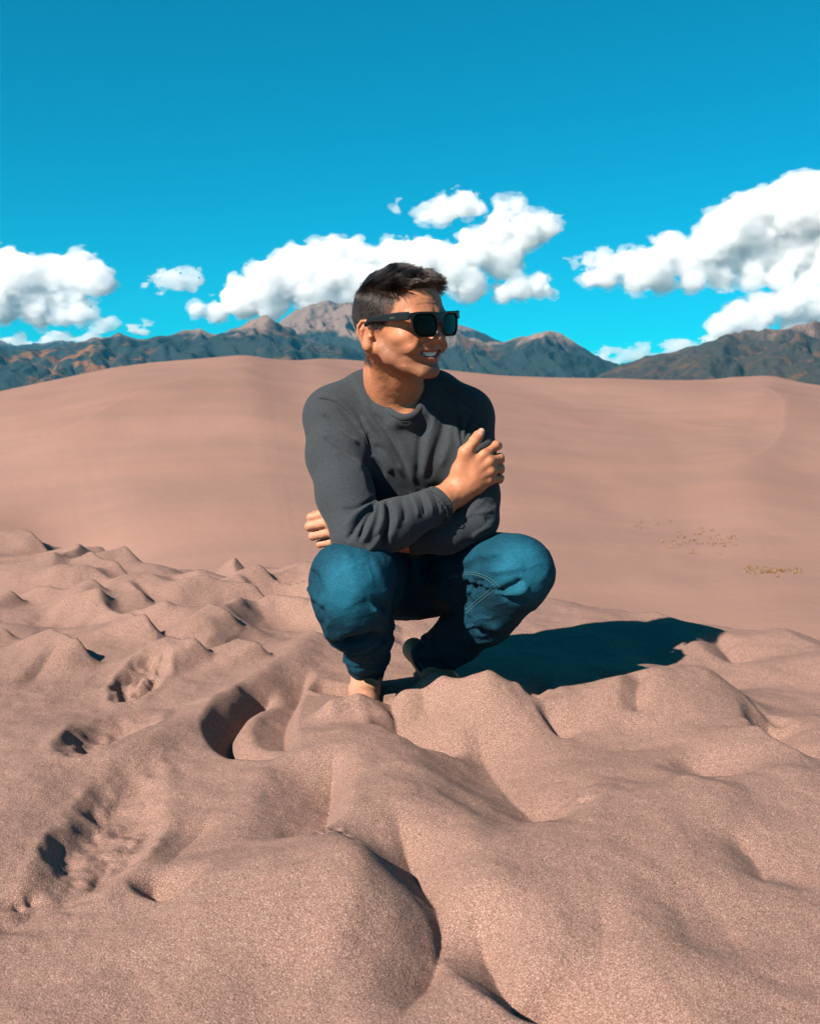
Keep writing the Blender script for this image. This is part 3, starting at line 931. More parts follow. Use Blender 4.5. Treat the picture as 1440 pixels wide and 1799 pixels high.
# ---- joints
S_R, E_R, W_R = J(588, 735, 0.0), J(630, 944, -.19), J(803, 862, -.095)
S_L, E_L, W_L = J(815, 738, .02), J(838, 912, -.075), J(668, 950, -.075)
HIP_R, KN_R, AN_R = J(668, 1005, .18), J(616, 1032, -.245), J(645, 1182, .02)
HIP_L, KN_L, AN_L = J(770, 1005, .18), J(912, 1006, -.16), J(758, 1162, .10)
CUFF_R, CUFF_L = J(771, 884, -.125), J(722, 945, -.08)

body = Shape()
# head
body.group([H(0, 0, .02)], .15, lambda P: (lambda q: smin(smin(ell(q, (0, -.008, .050), (.0735, .087, .084)), ell(q, (0, .047, .060), (.062, .053, .058)), .03),
                                                     ell(q, (0, .044, .000), (.058, .046, .070)), .03))(hloc(P)), 0.0)
def face(P):
    q = hloc(P); s = q.copy(); s[:, 0] = np.abs(q[:, 0])
    d = cone(s, np.array([.056, .010, -.018]), np.array([.047, .022, -.036]), .012, .013)           # ramus
    d = smin(d, cone(s, np.array([.0465, .022, -.035]), np.array([.017, .078, -.064]), .015, .014), .015)
    d = smin(d, ell(q, (0, .0775, -.064), (.0205, .017, .0155)), .014)                                 # chin
    d = smin(d, ell(q, (0, .044, -.034), (.041, .045, .038)), .020)
    d = smin(d, ell(s, (.047, .060, .004), (.020, .024, .017)), .014)                               # cheekbone
    d = smin(d, ell(s, (.040, .076, -.018), (.017, .015, .016)), .014)                              # smiling cheek
    d = smin(d, ell(q, (0, .067, -.022), (.037, .0235, .028)), .016)                                 # muzzle
    d = smin(d, cone(s, np.array([.010, .093, .045]), np.array([.044, .083, .044]), .010, .009), .012)   # brow
    return d
body.group([H(0, .05, -.02)], .13, face, .016)
def nose(P):
    q = hloc(P); s = q.copy(); s[:, 0] = np.abs(q[:, 0])
    d = cone(q, np.array([0, .092, .036]), np.array([0, .108, .001]), .0065, .0070)
    d = smin(d, ell(q, (0, .108, -.002), (.0105, .0098, .0085)), .006)
    d = smin(d, ell(s, (.0150, .0945, -.003), (.0080, .0110, .0082)), .006)
    d = smin(d, cone(q, np.array([0, .086, .02]), np.array([0, .088, -.002]), .012, .017), .008)
    return smax(d, -ell(s, (.0078, .099, -.0115), (.0038, .0065, .0033)), .003)
body.group([H(0, .105, .015)], .045, nose, .010)
# mouth: lips along a smiling arc, open over the teeth
MX = np.linspace(-.033, .033, 9)
def arc(x, dz=0.0, dy=0.0): return np.array([x, .0945 - 14 * x * x + dy, -.0320 + 9.0 * x * x + dz])
def lips(P):
    q = hloc(P)
    d = np.full(len(q), 1e3)
    for i in range(8):
        a, b = MX[i], MX[i + 1]
        f0, f1 = 1 - (a / .034) ** 2, 1 - (b / .034) ** 2
        d = smin(d, cone(q, arc(a, .0078 * f0 ** .5, .0005), arc(b, .0078 * f1 ** .5, .0005), .0020 + .0020 * f0, .0020 + .0020 * f1), .002)
        d = smin(d, cone(q, arc(a, -.0088 * f0 ** .5, -.0015), arc(b, -.0088 * f1 ** .5, -.0015), .0022 + .0030 * f0, .0022 + .0030 * f1), .002)
    return d
body.group([H(0, .095, -.04)], .045, lips, .006)
def mouth_cut(P):
    q = hloc(P); d = np.full(len(q), 1e3)
    for i in range(8):
        a, b = MX[i] * .9, MX[i + 1] * .9
        f0, f1 = max(1 - (a / .0335) ** 2, 0.02) ** .5, max(1 - (b / .0335) ** 2, 0.02) ** .5
        d = np.minimum(d, cone(q, arc(a, 0, .004), arc(b, 0, .004), .0064 * f0, .0064 * f1))
        d = np.minimum(d, cone(q, arc(a, 0, -.008), arc(b, 0, -.008), .0068 * f0, .0068 * f1))
    return d
body.cut(mouth_cut, [H(0, .095, -.04)], .045, .0015)
def sockets(P):
    q = hloc(P); q[:, 0] = np.abs(q[:, 0])
    return ell(q, (.033, .104, .026), (.018, .017, .012))
body.cut(sockets, [H(0, .1, .026)], .055, .010)
for sx in (-1, 1):
    body.ell(H(sx * .032, .079, .027), (.0125, .0125, .0125), .003)
    body.chain([H(sx * .018, .087, .026), H(sx * .032, .0925, .0235), H(sx * .045, .085, .027)], [.002, .003, .002], .003)
# ears
def ear(sx):
    bk = unit(np.array([sx * .46, -.87, 0])); up = unit(np.array([sx * .06, -.20, 1.0])); nn = unit(np.cross(bk, up))
    if nn[0] * sx < 0: nn = -nn
    up = unit(np.cross(nn, bk)) * (1 if np.cross(nn, bk)[2] > 0 else -1)
    c = np.array([sx * .0760, -.016, .010])
    def Q(a, b, n=0): return c + bk * a + up * b + nn * n
    rim = [Q(-.010, .006, .001), Q(-.011, .018, .002), Q(-.004, .0275, .003), Q(.007, .0275, .0035), Q(.0145, .018, .004), Q(.0155, .004, .0035), Q(.010, -.010, .002), Q(.003, -.020, .001), Q(-.003, -.024, .001)]
    anti = [Q(.002, .017, .001), Q(.008, .010, .0015), Q(.0085, 0, .001), Q(.003, -.010, .001)]
    def fn(P):
        q = hloc(P)
        d = ell(q, Q(.002, .005, -.001), (.0150, .0270, .0042), np.stack([bk, up, nn]))
        d = smin(d, ell(q, Q(-.001, -.020, 0), (.0078, .0090, .0045), np.stack([bk, up, nn])), .005)
        d = smax(d, -ell(q, Q(.000, .002, .0055), (.0095, .0130, .0065), np.stack([bk, up, nn])), .003)
        for i in range(len(rim) - 1): d = smin(d, cone(q, rim[i], rim[i + 1], .0029, .0029), .002)
        for i in range(len(anti) - 1): d = smin(d, cone(q, anti[i], anti[i + 1], .0022, .0022), .003)
        d = smin(d, ell(q, Q(-.0105, -.003, .002), (.0042, .0060, .0042)), .003)
        d = smin(d, cone(q, Q(-.006, .012, -.004), Q(-.004, -.010, -.004), .007, .006), .006)
        return d
    body.group([HO + HM.T @ c], .045, fn, .005)
ear(-1); ear(1)
# neck, with the cord from ear to collarbone
NB = J(694, 745, .035)
body.chain([H(0, -.022, -.005), J(688, 660, -.035), NB], [.052, .053, .062], .022, .03)
body.chain([H(-.058, -.018, -.020), J(680, 700, -.045), J(706, 738, -.050)], [.012, .012, .010], .020)
body.chain([H(.058, -.018, -.020), J(735, 690, -.02), J(716, 738, -.050)], [.012, .012, .010], .020)
body.ell(J(706, 752, -.012), (.045, .036, .040), .030)
# trunk and limbs inside the clothes
body.chain([NB, J(700, 800, .06), J(706, 920, .11), J(715, 995, .18)], [.055, .105, .095, .095], .04, .05)
body.chain([NB, S_R], [.04, .038], .04); body.chain([NB, S_L], [.04, .038], .04)
body.chain([S_R, E_R, CUFF_R, W_R], [.042, .036, .030, .0275], .02, .02)
body.chain([S_L, E_L, CUFF_L, W_L], [.040, .030, .027, .026], .02, .02)
body.chain([J(715, 995, .18), HIP_R, KN_R, J(640, 1110, -.10), AN_R], [.07, .07, .050, .042, .0265], .03)
body.chain([J(715, 995, .18), HIP_L, KN_L, J(850, 1085, -.02), J(795, 1128, .06), AN_L], [.07, .07, .050, .042, .034, .026], .03)

def finger(pts, r, k=.006):
    """one finger: knuckle, joints, tip; thicker at the joints"""
    P_, R_ = [pts[0]], [r]
    for i in range(len(pts) - 1):
        a, b = np.asarray(pts[i]), np.asarray(pts[i + 1])
        f = 1 - .11 * (i + .5); g = 1 - .10 * (i + 1)
        P_ += [a + .5 * (b - a), b]; R_ += [r * f * .93, r * g]
    body.chain(P_, R_, k, .003)

# right hand, back of the hand to the camera, gripping the left upper arm
W1 = J(812, 853, -.098)
kn = [J(850, 797, -.112), J(860, 811, -.113), J(861.5, 828, -.110), J(858.5, 844, -.104)]
mid = [J(833, 815, -.112), J(838, 828, -.112), J(839, 841, -.108), J(838, 853, -.102)]
for a, m_, rr in zip(kn, mid, (.0125, .0125, .012, .0115)):
    body.chain([W1, m_, a], [.018, .0145, rr * .98], .014, .012)
body.chain([W_R, W1, J(828, 838, -.100)], [.0272, .0262, .020], .02, .02)
finger([kn[0], J(870.5, 782, -.096), J(875, 783, -.060), J(868, 789, -.035)], .0105)
finger([kn[1], J(877.5, 804, -.090), J(879, 808, -.048), J(868, 812, -.020)], .0108)
finger([kn[2], J(878.5, 822, -.086), J(879, 826, -.046), J(868, 829, -.020)], .0103)
finger([kn[3], J(878, 840, -.080), J(878, 843, -.048), J(868, 846, -.028)], .0096)
TH = [J(808, 826, -.108), J(818, 795, -.120), J(833, 775, -.122), J(845.5, 758, -.112)]
body.chain([W1, TH[0], TH[1]], [.017, .0165, .0135], .014, .012)
body.chain([TH[1], TH[1] * .5 + TH[2] * .5, TH[2], TH[2] * .45 + TH[3] * .55, TH[3]], [.0125, .0112, .0118, .0108, .0078], .006, .003)
body.chain([TH[1], mid[0]], [.011, .012], .014)
# tendons and knuckle heads
for a, m_ in zip(kn, mid):
    toc = unit(CAM - a)
    body.chain([m_ + toc * .0125, a * .5 + m_ * .5 + toc * .0105, a + toc * .0085], [.0028, .0030, .0052], .008)

# left hand, a loose fist coming out behind the right elbow
kl = [J(578, 900, -.076), J(582, 917, -.080), J(588, 934, -.078), J(596, 950, -.072)]
pl_ = [J(546, 909, -.060), J(543, 925, -.062), J(549, 942, -.060), J(562, 956, -.056)]
for a, p, rr in zip(kl, pl_, (.0105, .0108, .0103, .0096)):
    body.chain([W_L, a], [.020, .0125], .014)
    toc = np.array([0, 1.0, 0])
    finger([a, p, p + np.array([.006, .036, .002]), a * .45 + p * .55 + np.array([0, .042, 0])], rr)
body.chain([W_L, J(620, 895, -.050), J(585, 893, -.040)], [.018, .013, .010], .012)

# bare feet
body.chain([AN_R, J(640, 1215, -.02), J(640, 1238, -.09), J(640, 1252, -.15)], [.031, .031, .028, .020], .02, .02)
body.chain([AN_R, J(648, 1200, .06)], [.030, .028], .02)
for i, (px, l) in enumerate(((617, -.185), (629, -.190), (640, -.187), (650, -.182), (659, -.175))):
    body.chain([J(640 + (px - 640) * .7, 1255, -.15), J(px, 1262, l)], [.012, .0085], .008)
HEEL_L, BALL_L = J(727, 1141, .135), J(800, 1226, .0)
body.chain([AN_L, HEEL_L], [.026, .0225], .02)
body.chain([HEEL_L, J(762, 1186, .06), BALL_L], [.0225, .024, .026], .02, .02)
body.chain([AN_L, J(788, 1206, .03), BALL_L], [.029, .027, .022], .02, .02)
for i in range(5):
    o = np.array([.012 * (i - 2), .010 * (i - 2), 0])
    body.chain([BALL_L + o, BALL_L + o * 1.2 + np.array([.040 - .004 * i, -.040 - .002 * i, -.012])], [.013, .0085], .007)

allp = np.array([HO + Uf * .15, HO + Ff * .13, HIP_L, HIP_R, KN_L, KN_R, AN_R, AN_L, S_L, S_R, E_L, E_R, J(640, 1262, -.19), J(885, 800, 0), J(530, 920, 0), BALL_L + [.05, -.05, -.03], HO - Ff * .13])
bV, bF = sdf_mesh(body, allp.min(0) - .09, allp.max(0) + .09, .0023, levels=4, margin=1.7)

# ---- colouring masks (pigment only): lips, beard stubble, scalp, nails, flush
q = hloc(bV)
bN = vnormals(bV, bF)
onhead = np.linalg.norm(q - np.array([0, .02, .02]), axis=1) < .16
lipd = np.full(len(q), 1.0)
sel = onhead & (q[:, 1] > .06)
if sel.any():
    lipd[sel] = lips(bV[sel])
lip = sstep(.0016, .0002, lipd) * (np.abs(q[:, 0]) < .034)
hz = np.array([-.06, .0, .018, .024, .040, .063, .085, .098, .104, .2]); hy = np.array([-.02, -.02, -.018, .036, .046, .058, .066, .080, .30, .30])
hy_ = np.interp(q[:, 2], hz, hy) + .004 * fbm(q[:, 0] * 160, q[:, 1] * 160, q[:, 2] * 160, seed=3, oct=2)
lowback = (q[:, 2] > -.050 - .1 * np.minimum(q[:, 1] + .05, 0) * 0) | (q[:, 1] < -.06)
scalp = sstep(-.005, .011, hy_ - q[:, 1] + .006 * vnoise(q[:, 0] * 300, q[:, 1] * 300, q[:, 2] * 300, seed=12)) * onhead * sstep(-.062, -.045, q[:, 2])
scalp = scalp * (1 - (np.abs(q[:, 0]) > .0765) * (q[:, 2] < .045) * (q[:, 1] > -.05))
beard = onhead * sstep(.020, -.012, q[:, 2] + .35 * (q[:, 1] - .03)) * sstep(-.012, .02, q[:, 1]) * sstep(-.100, -.075, q[:, 2]) * (1 - lip)
must = onhead * np.exp(-((q[:, 2] + .015) / .006) ** 2) * (q[:, 1] > .08) * (np.abs(q[:, 0]) < .026) * .8
beard = np.maximum(beard, must)
beard *= (1 - scalp) * (1 - .75 * np.exp(-((np.abs(q[:, 0]) - .046) ** 2 + (q[:, 1] - .070) ** 2 + (q[:, 2] + .006) ** 2) / .022 ** 2)) * (np.abs(q[:, 0]) < .073)
nail = np.zeros(len(bV))
tdir = unit(TH[3] - TH[2]); tcam = unit(CAM - TH[3])
w_ = bV - (TH[3] - tdir * .001 + tcam * .006)
side = unit(np.cross(tdir, tcam))
nail = np.maximum(nail, ((np.abs(w_ @ tdir) / .0095) ** 4 + (np.abs(w_ @ side) / .0062) ** 4 < 1) * (np.linalg.norm(w_, axis=1) < .014))
flush = onhead * (np.exp(-((np.abs(q[:, 0]) - .044) ** 2 + (q[:, 1] - .075) ** 2 + (q[:, 2] + .004) ** 2) / .02 ** 2) + .8 * np.exp(-((q - [0, .11, -.002]) ** 2).sum(1) / .014 ** 2)
                  + .7 * (np.abs(q[:, 0]) > .076) * (q[:, 2] < .045))
# smile folds, crow's feet, neck creases as real relief
disp = np.zeros(len(bV))
for k_ in kn + pl_:
    flush = flush + .9 * np.exp(-((bV - k_) ** 2).sum(1) / .010 ** 2)
s_ = q.copy(); s_[:, 0] = np.abs(s_[:, 0])
def crease3(pts, A, w):
    pts = smooth_line(pts, 10)
    m = onhead & (s_[:, 1] > .03)
    d = np.full(len(s_), 1.0)
    d[m] = poly_dist(s_[m][:, [0, 2]], pts)[0]
    return A * np.exp(-(d / w) ** 2)
disp -= crease3([(.017, .002), (.029, -.007), (.0385, -.020), (.0425, -.034)], .0038, .0036)
disp += crease3([(.026, .006), (.038, -.002), (.049, -.016)], .0030, .0075)
disp -= crease3([(.036, -.024), (.037, -.030)], .0025, .004)
disp -= crease3([(.047, -.022), (.051, -.036), (.049, -.048)], .0014, .004)
disp -= crease3([(0, -.0495), (.010, -.0490), (.02, -.046)], .0022, .0042)
disp -= crease3([(0, -.012), (0, -.022)], .0010, .003)
for zz in (.066, .074, .082): disp -= crease3([(0, zz), (.02, zz + .002), (.035, zz)], .0006, .0022)
disp += .0005 * fbm(bV[:, 0] * 90, bV[:, 1] * 90, bV[:, 2] * 90, seed=9, oct=3)
bV = bV + bN * disp[:, None]

sk = NT('skin', rough=0.52, spec=0.30)
v = sk.coord()
mott = sk.noise(v, 55, 4, 0.6)
c = sk.mix(sk.ramp(mott, [(0.3, 0.0), (0.7, 1.0)]), (0.62, 0.235, 0.115), (0.73, 0.300, 0.152))
c = sk.mix(sk.math('MULTIPLY', sk.attr('flush'), 0.45), c, (0.55, 0.165, 0.085))
st = sk.ramp(sk.noise(v, 700, 1, 0.6), [(0.40, 1.0), (0.60, 0.45)])
c = sk.mix(sk.math('MULTIPLY', sk.math('MULTIPLY', sk.attr('beard'), st), 0.66), c, (0.150, 0.080, 0.055))
c = sk.mix(sk.math('MULTIPLY', sk.attr('scalp'), 0.88), c, (0.016, 0.009, 0.007))
c = sk.mix(sk.math('MULTIPLY', sk.attr('lip'), 0.75), c, (0.46, 0.135, 0.095))
c = sk.mix(sk.math('MULTIPLY', sk.attr('nail'), 0.75), c, (0.80, 0.46, 0.36))
c = sk.mix(sk.attr('pale'), c, (.70, .40, .285))
sk.base(c)
sk.b.inputs['Subsurface Weight'].default_value = 0.06
sk.b.inputs['Subsurface Radius'].default_value = (0.006, 0.002, 0.001)
sk.b.inputs['Subsurface Scale'].default_value = 0.5
sk.normal(sk.bump(sk.math('ADD', sk.noise(v, 420, 2, 0.6), sk.math('MULTIPLY', sk.noise(v, 140, 3, 0.6), 1.2)), 0.28, 0.0014))
pale = np.clip(sstep(.20, .10, bV[:, 2]) * (bV[:, 0] < 0) * .45 + .30 * sstep(.16, .10, np.linalg.norm(bV - J(575, 925, -.065), axis=1)), 0, 1)
person = mesh_obj('person', bV, bF, sk.m, attrs={'pale': pale, 'lip': lip, 'beard': np.clip(beard, 0, 1), 'scalp': scalp, 'nail': nail, 'flush': np.clip(flush, 0, 1)})
tag(person, 'barefoot man in sunglasses, grey pullover and blue jeans crouching with crossed arms on the sand', 'person')

# ---- teeth
tm = NT('teeth', rough=0.22, spec=0.5); tm.base((1.65, 1.42, 1.18)); tm.b.inputs['Subsurface Weight'].default_value = 0.1
parts = []
for i in range(-5, 6):
    x0 = i * .0056 + (.0 if i else 0); w = .0026 if abs(i) > 1 else .0030
    c0 = arc(x0, .0008, -.0050)
    tang = unit([1, -28 * x0, 18 * x0]); out = unit([28 * x0, 1, 0]); upv = unit(np.cross(tang, out)); upv = upv * (1 if upv[2] > 0 else -1)
    hh = .0058 if abs(i) < 4 else .0048
    V8 = []
    for rz, sc_ in ((-1, .86), (-.8, 1), (.9, .95)):
        for ax, ay in ((-1, -.6), (-.75, .75), (0, 1), (.75, .75), (1, -.6)):
            p = c0 + tang * ax * w * sc_ + out * ay * .0022 * sc_ + upv * (rz * hh + .0012)
            V8.append(H(*p))
    F8 = [(a * 5 + k, a * 5 + (k + 1) % 5, (a + 1) * 5 + (k + 1) % 5, (a + 1) * 5 + k) for a in (0, 1) for k in range(5)] + [(4, 3, 2, 1, 0), (10, 11, 12, 13, 14)]
    parts.append((V8, F8))
mesh_obj('teeth', *merge(parts), tm.m, person)

# ------------------------------------------------------------------ cloth folds drawn where the photograph shows them
def folds(V, F, lst, gain=1.0):
    """displace a cloth along its normals: each fold is a pixel polyline, height (m, + ridge, - groove), width px, depth range"""
    N = vnormals(V, F)
    for _ in range(2):
        px = project(V); fac = sstep(-.05, .35, (N * (CAM - V)).sum(1) / np.linalg.norm(CAM - V, axis=1))
    dd = V[:, 1] - D0
    out = np.zeros(len(V))
    for pts, A, w, *rest in lst:
        d0, d1 = rest[0] if rest else (-9, 9)
        P = smooth_line(pts, 14)
        m = (px[:, 0] > P[:, 0].min() - 3 * w) & (px[:, 0] < P[:, 0].max() + 3 * w) & (px[:, 1] > P[:, 1].min() - 3 * w) & (px[:, 1] < P[:, 1].max() + 3 * w) & (dd > d0) & (dd < d1) & (fac > 0)
        if not m.any(): continue
        d, t, s = poly_dist(px[m], P)
        ww = w * (.55 + .45 * np.sin(np.pi * np.clip(t, 0, 1)))
        # steep on one side, soft on the other, as a fold falls over
        pr = np.where(s > 0, np.exp(-(d / ww) ** 2), np.exp(-(d / (ww * 1.7)) ** 2))
        out[m] += gain * A * pr * sstep(0, .12, t + .06) * sstep(1, .75, t - .02) * fac[m]
    return V + N * out[:, None], N

def Z2(l): return [(500 + x * .29167, 620 + y * .29167) for x, y in l]
def Z3(l): return [(500 + x * .36111, 900 + y * .36111) for x, y in l]

shirt = Shape()
CH = J(702, 800, .05)
shirt.chain([J(697, 742, .045), J(702, 800, .055), J(706, 900, .10), J(712, 985, .155)], [.115, .135, .128, .125], .05, .06, flat=(unit([0, 1, .45]), 1.25))
shirt.chain([J(660, 720, .03), S_R], [.060, .060], .045)
shirt.chain([J(735, 715, .04), S_L], [.060, .058], .045)
shirt.chain([J(690, 668, .045), J(640, 690, .035), J(590, 722, .01)], [.050, .046, .050], .030)
shirt.chain([J(712, 668, .045), J(770, 692, .045), J(815, 722, .025)], [.050, .046, .050], .030)
for sgn, px in ((-1, 650), (1, 768)):
    shirt.ell(J(px, 792, -.005), (.075, .060, .065), .05)
shirt.chain([S_R, J(592, 800, -.055), J(606, 870, -.125), E_R], [.061, .061, .055, .053], .035, .03)
shirt.ell(J(630, 966, -.185), (.042, .040, .030), .03)
shirt.chain([S_L, J(824, 800, -.015), J(834, 870, -.055), E_L], [.057, .052, .047, .045], .035, .03)
axR = unit(W_R - CUFF_R); axL = unit(W_L - CUFF_L)
def planecut(c, ax, r):
    c = np.asarray(c); ax = unit(ax)
    def fn(P):
        h = (P - c) @ ax
        rad = np.linalg.norm((P - c) - h[:, None] * ax, axis=1)
        return smax(smax(-h, rad - r, .004), h - .07, .004)
    return fn
fore_r, fore_l = Shape(), Shape()
fore_r.chain([E_R, J(690, 922, -.165), CUFF_R], [.052, .048, .0375], .022, .025)
fore_l.chain([E_L, J(785, 935, -.085), J(722, 945, -.083)], [.045, .042, .036], .022, .025)
for fs, c_, ax in ((fore_r, CUFF_R, axR), (fore_l, CUFF_L, axL)):
    fs.cut(planecut(c_ + ax * .002, ax, .06), [c_ + ax * .04], .08, .004)
fore_r.cut(lambda P: cone(P, CUFF_R - axR * .012, CUFF_R + axR * .03, .0335, .0345), [CUFF_R], .06, .002)
fore_l.cut(lambda P: cone(P, CUFF_L - axL * .012, CUFF_L + axL * .03, .0315, .0325), [CUFF_L], .06, .002)
# neck opening: a planar ring, seen where the photograph shows the collar
CF, CB = J(712, 737, -.082), J(692, 652, .085)
CN = unit(np.cross(unit(CF - CB), np.array([-1.0, 0.05, .02])))
if CN[2] < 0: CN = -CN
def on_collar(px, py):
    d = at(px, py, D0) - CAM
    return CAM + d * (((CF - CAM) @ CN) / (d @ CN))
ring_front = [on_collar(*p) for p in [(645, 664), (651, 680), (660, 698), (674, 716), (692, 731), (712, 737), (730, 730), (741, 712), (745, 694)]]
CC = (CF + CB) / 2
back = [ring_front[-1] * .62 + J(740, 668, .06) * .38, J(728, 655, .070), CB, J(660, 650, .060), ring_front[0] * .55 + J(646, 655, .03) * .45]
back = [p - CN * ((p - CF) @ CN) for p in back]
ring = smooth_line(ring_front + back + [ring_front[0]], 80)
CU = unit(np.cross(CN, [0, 1.0, 0])); CV = np.cross(CN, CU)
CC = ring[:-1].mean(0)
ra_ = np.arctan2((ring[:-1] - CC) @ CV, (ring[:-1] - CC) @ CU); rr_ = np.linalg.norm(ring[:-1] - CC, axis=1)
o_ = np.argsort(ra_); ra_, rr_ = ra_[o_], rr_[o_]
ra_ = np.concatenate([ra_ - 2 * math.pi, ra_, ra_ + 2 * math.pi]); rr_ = np.tile(rr_, 3)
def neck_hole(P):
    w = P - CC; h = w @ CN; x, y = w @ CU, w @ CV
    r = np.interp(np.arctan2(y, x), ra_, rr_)
    d = np.sqrt(x * x + y * y) - r + .003
    return smax(smax(d, -h - .045, .004), h - .10, .004)
shirt.chain([p - CN * .006 for p in ring[::6]] + [ring[0] - CN * .006], [.0085] * (len(ring[::6]) + 1), .034, .004)
shirt.cut(neck_hole, [CC], .16, .003)
shirt_fn = lambda P: smin(smin(shirt(P), fore_l(P), .010), fore_r(P), .010)
sp = np.array([S_L, S_R, E_L, E_R, CUFF_R, CUFF_L, J(712, 1060, .2), J(690, 640, .1), J(690, 740, .2)])
sV, sF = sdf_mesh(shirt_fn, sp.min(0) - .11, sp.max(0) + .10, .0026, levels=4, margin=1.7)

sV, sF = biggest(sV, sF)
arm_r = (-.40, -.02); chest = (-.12, .2)
shirt_folds = []
for l, A, w in [([(535, 905), (460, 985), (372, 1135)], -.0085, 5.5), ([(540, 915), (500, 990), (440, 1140)], -.008, 4.5), ([(560, 920), (510, 1030), (458, 1155)], .006, 5),
                ([(530, 880), (430, 935), (330, 935)], -.005, 5), ([(545, 895), (440, 960), (350, 1060)], .005, 5), ([(612, 905), (625, 1000), (600, 1120), (590, 1190)], -.011, 5.5),
                ([(590, 910), (585, 1010), (540, 1110)], .006, 6), ([(640, 900), (650, 1010), (625, 1140)], .005, 7), ([(570, 1100), (530, 1160), (480, 1200)], .005, 5),
                ([(490, 640), (505, 740), (530, 860)], -.004, 6), ([(230, 375), (330, 440), (445, 520)], -.0045, 4.5), ([(250, 420), (350, 490), (455, 560)], .004, 5),
                ([(240, 510), (330, 565), (440, 650)], -.0045, 4.5), ([(300, 600), (390, 640), (470, 720)], .003, 6), ([(210, 270), (300, 300), (400, 400), (480, 510)], -.004, 4),
                ([(300, 270), (380, 350), (470, 470)], .0045, 5), ([(380, 1140), (450, 1180), (540, 1170)], .003, 5), ([(370, 1180), (450, 1215), (530, 1200)], -.003, 4),
                ([(760, 850), (790, 920), (800, 1000)], .0035, 4), ([(800, 840), (835, 910), (845, 990)], -.0035, 3.5), ([(835, 825), (875, 900), (890, 980)], .0035, 3.5),
                ([(700, 870), (720, 950), (715, 1030)], -.003, 5), ([(660, 880), (680, 960), (670, 1060)], .003, 5), ([(875, 810), (915, 890), (935, 980)], -.0025, 3)]:
    shirt_folds.append((Z2(l), A, w, arm_r))
for l, A, w in [([(470, 400), (560, 520), (640, 640), (720, 760)], .0075, 7), ([(530, 370), (620, 480), (690, 600), (760, 760)], -.007, 6.5), ([(600, 420), (690, 540), (740, 680), (790, 810)], .006, 7),
                ([(520, 620), (580, 660), (650, 730)], .006, 6), ([(545, 560), (610, 600), (700, 700)], -.006, 5), ([(500, 500), (530, 620), (600, 760)], -.007, 7),
                ([(890, 340), (890, 440), (850, 560), (830, 760)], .0075, 8), ([(830, 400), (815, 560), (800, 760)], -.0065, 8), ([(960, 370), (940, 500), (890, 640), (860, 780)], -.006, 7),
                ([(1000, 430), (980, 560), (930, 700)], .005, 7),
                ([(1062, 570), (1035, 450), (995, 335)], .0070, 4.5), ([(1066, 565), (1062, 450), (1045, 330)], -.0065, 3.6), ([(1068, 560), (1085, 450), (1090, 340)], .0065, 4),
                ([(1070, 565), (1105, 455), (1130, 345)], -.0065, 3.6), ([(1072, 570), (1130, 470), (1170, 370)], .0065, 4), ([(1075, 580), (1150, 480), (1205, 395)], -.006, 3.6),
                ([(1078, 590), (1165, 500), (1230, 440)], .0060, 4.5), ([(1085, 610), (1180, 540), (1240, 520)], -.005, 4),
                ([(1130, 1030), (1180, 970), (1260, 950)], .006, 5), ([(1120, 1080), (1190, 1020), (1265, 1000)], -.0065, 4.5), ([(1130, 1110), (1200, 1060), (1262, 1040)], .006, 4.5),
                ([(1180, 880), (1230, 900), (1270, 930)], -.005, 5), ([(1090, 1000), (1150, 930), (1220, 870)], .004, 6), ([(400, 130), (470, 240), (510, 360)], .003, 7),
                ([(960, 160), (1060, 220), (1180, 330)], .004, 8), ([(980, 230), (1080, 280), (1170, 350)], -.004, 6)]:
    shirt_folds.append((Z2(l), A * (.55 if l[0][0] > 1088 and l[0][1] > 800 else .75), w, chest))
sV, _n = folds(sV, sF, [(l_[0], l_[1], l_[2] * .85, *l_[3:]) for l_ in shirt_folds], 1.2)
_n = vnormals(sV, sF)
sV = sV + _n * (.0009 * fbm(sV[:, 0] * 16, sV[:, 1] * 16, sV[:, 2] * 10, seed=51, oct=3) + .0007 * fbm(sV[:, 0] * 45, sV[:, 1] * 45, sV[:, 2] * 30, seed=55, oct=2))[:, None]

def cloth(name, a, b, weave, wear=None, rough=.9):
    m = NT(name, rough=rough, spec=.15)
    v = m.coord()
    n1 = m.noise(v, 14, 4, .6)
    c = m.mix(m.ramp(n1, [(.3, 0.), (.7, 1.)]), a, b) if wear is not None else m.mix(.5, a, b)
    w1 = m.noise(m.mapping(v, (weave, weave, weave * .35)), 1.0, 1, .5)
    w2 = m.noise(m.mapping(v, (weave * .4, weave * .4, weave * 1.1)), 1.0, 1, .5)
    ws = m.math('ADD', w1, w2)
    c = m.mix(m.ramp(m.math('MULTIPLY', ws, .5), [(.40, .0), (.62, .45)]), c, m.mix(.13, c, (.30, .32, .34)) if wear is None else m.mix(.42, c, (.015, .19, .28)))
    if wear is not None:
        c = m.mix(m.math('MULTIPLY', m.attr('wear'), m.math('ADD', .35, m.math('MULTIPLY', w2, .7))), c, wear)
    m.base(c)
    m.b.inputs['Sheen Weight'].default_value = .06 if wear is None else 0.0
    m.b.inputs['Sheen Roughness'].default_value = .5
    m.normal(m.bump(m.math('ADD', ws, m.math('MULTIPLY', n1, .6)), .35 if wear is not None else .16, .0016 if wear is not None else .0010))
    return m.m
shirt_mat = cloth('grey knit', (.038, .045, .052), (.046, .054, .062), 460)
o_shirt = mesh_obj('pullover', sV, sF, shirt_mat, person)

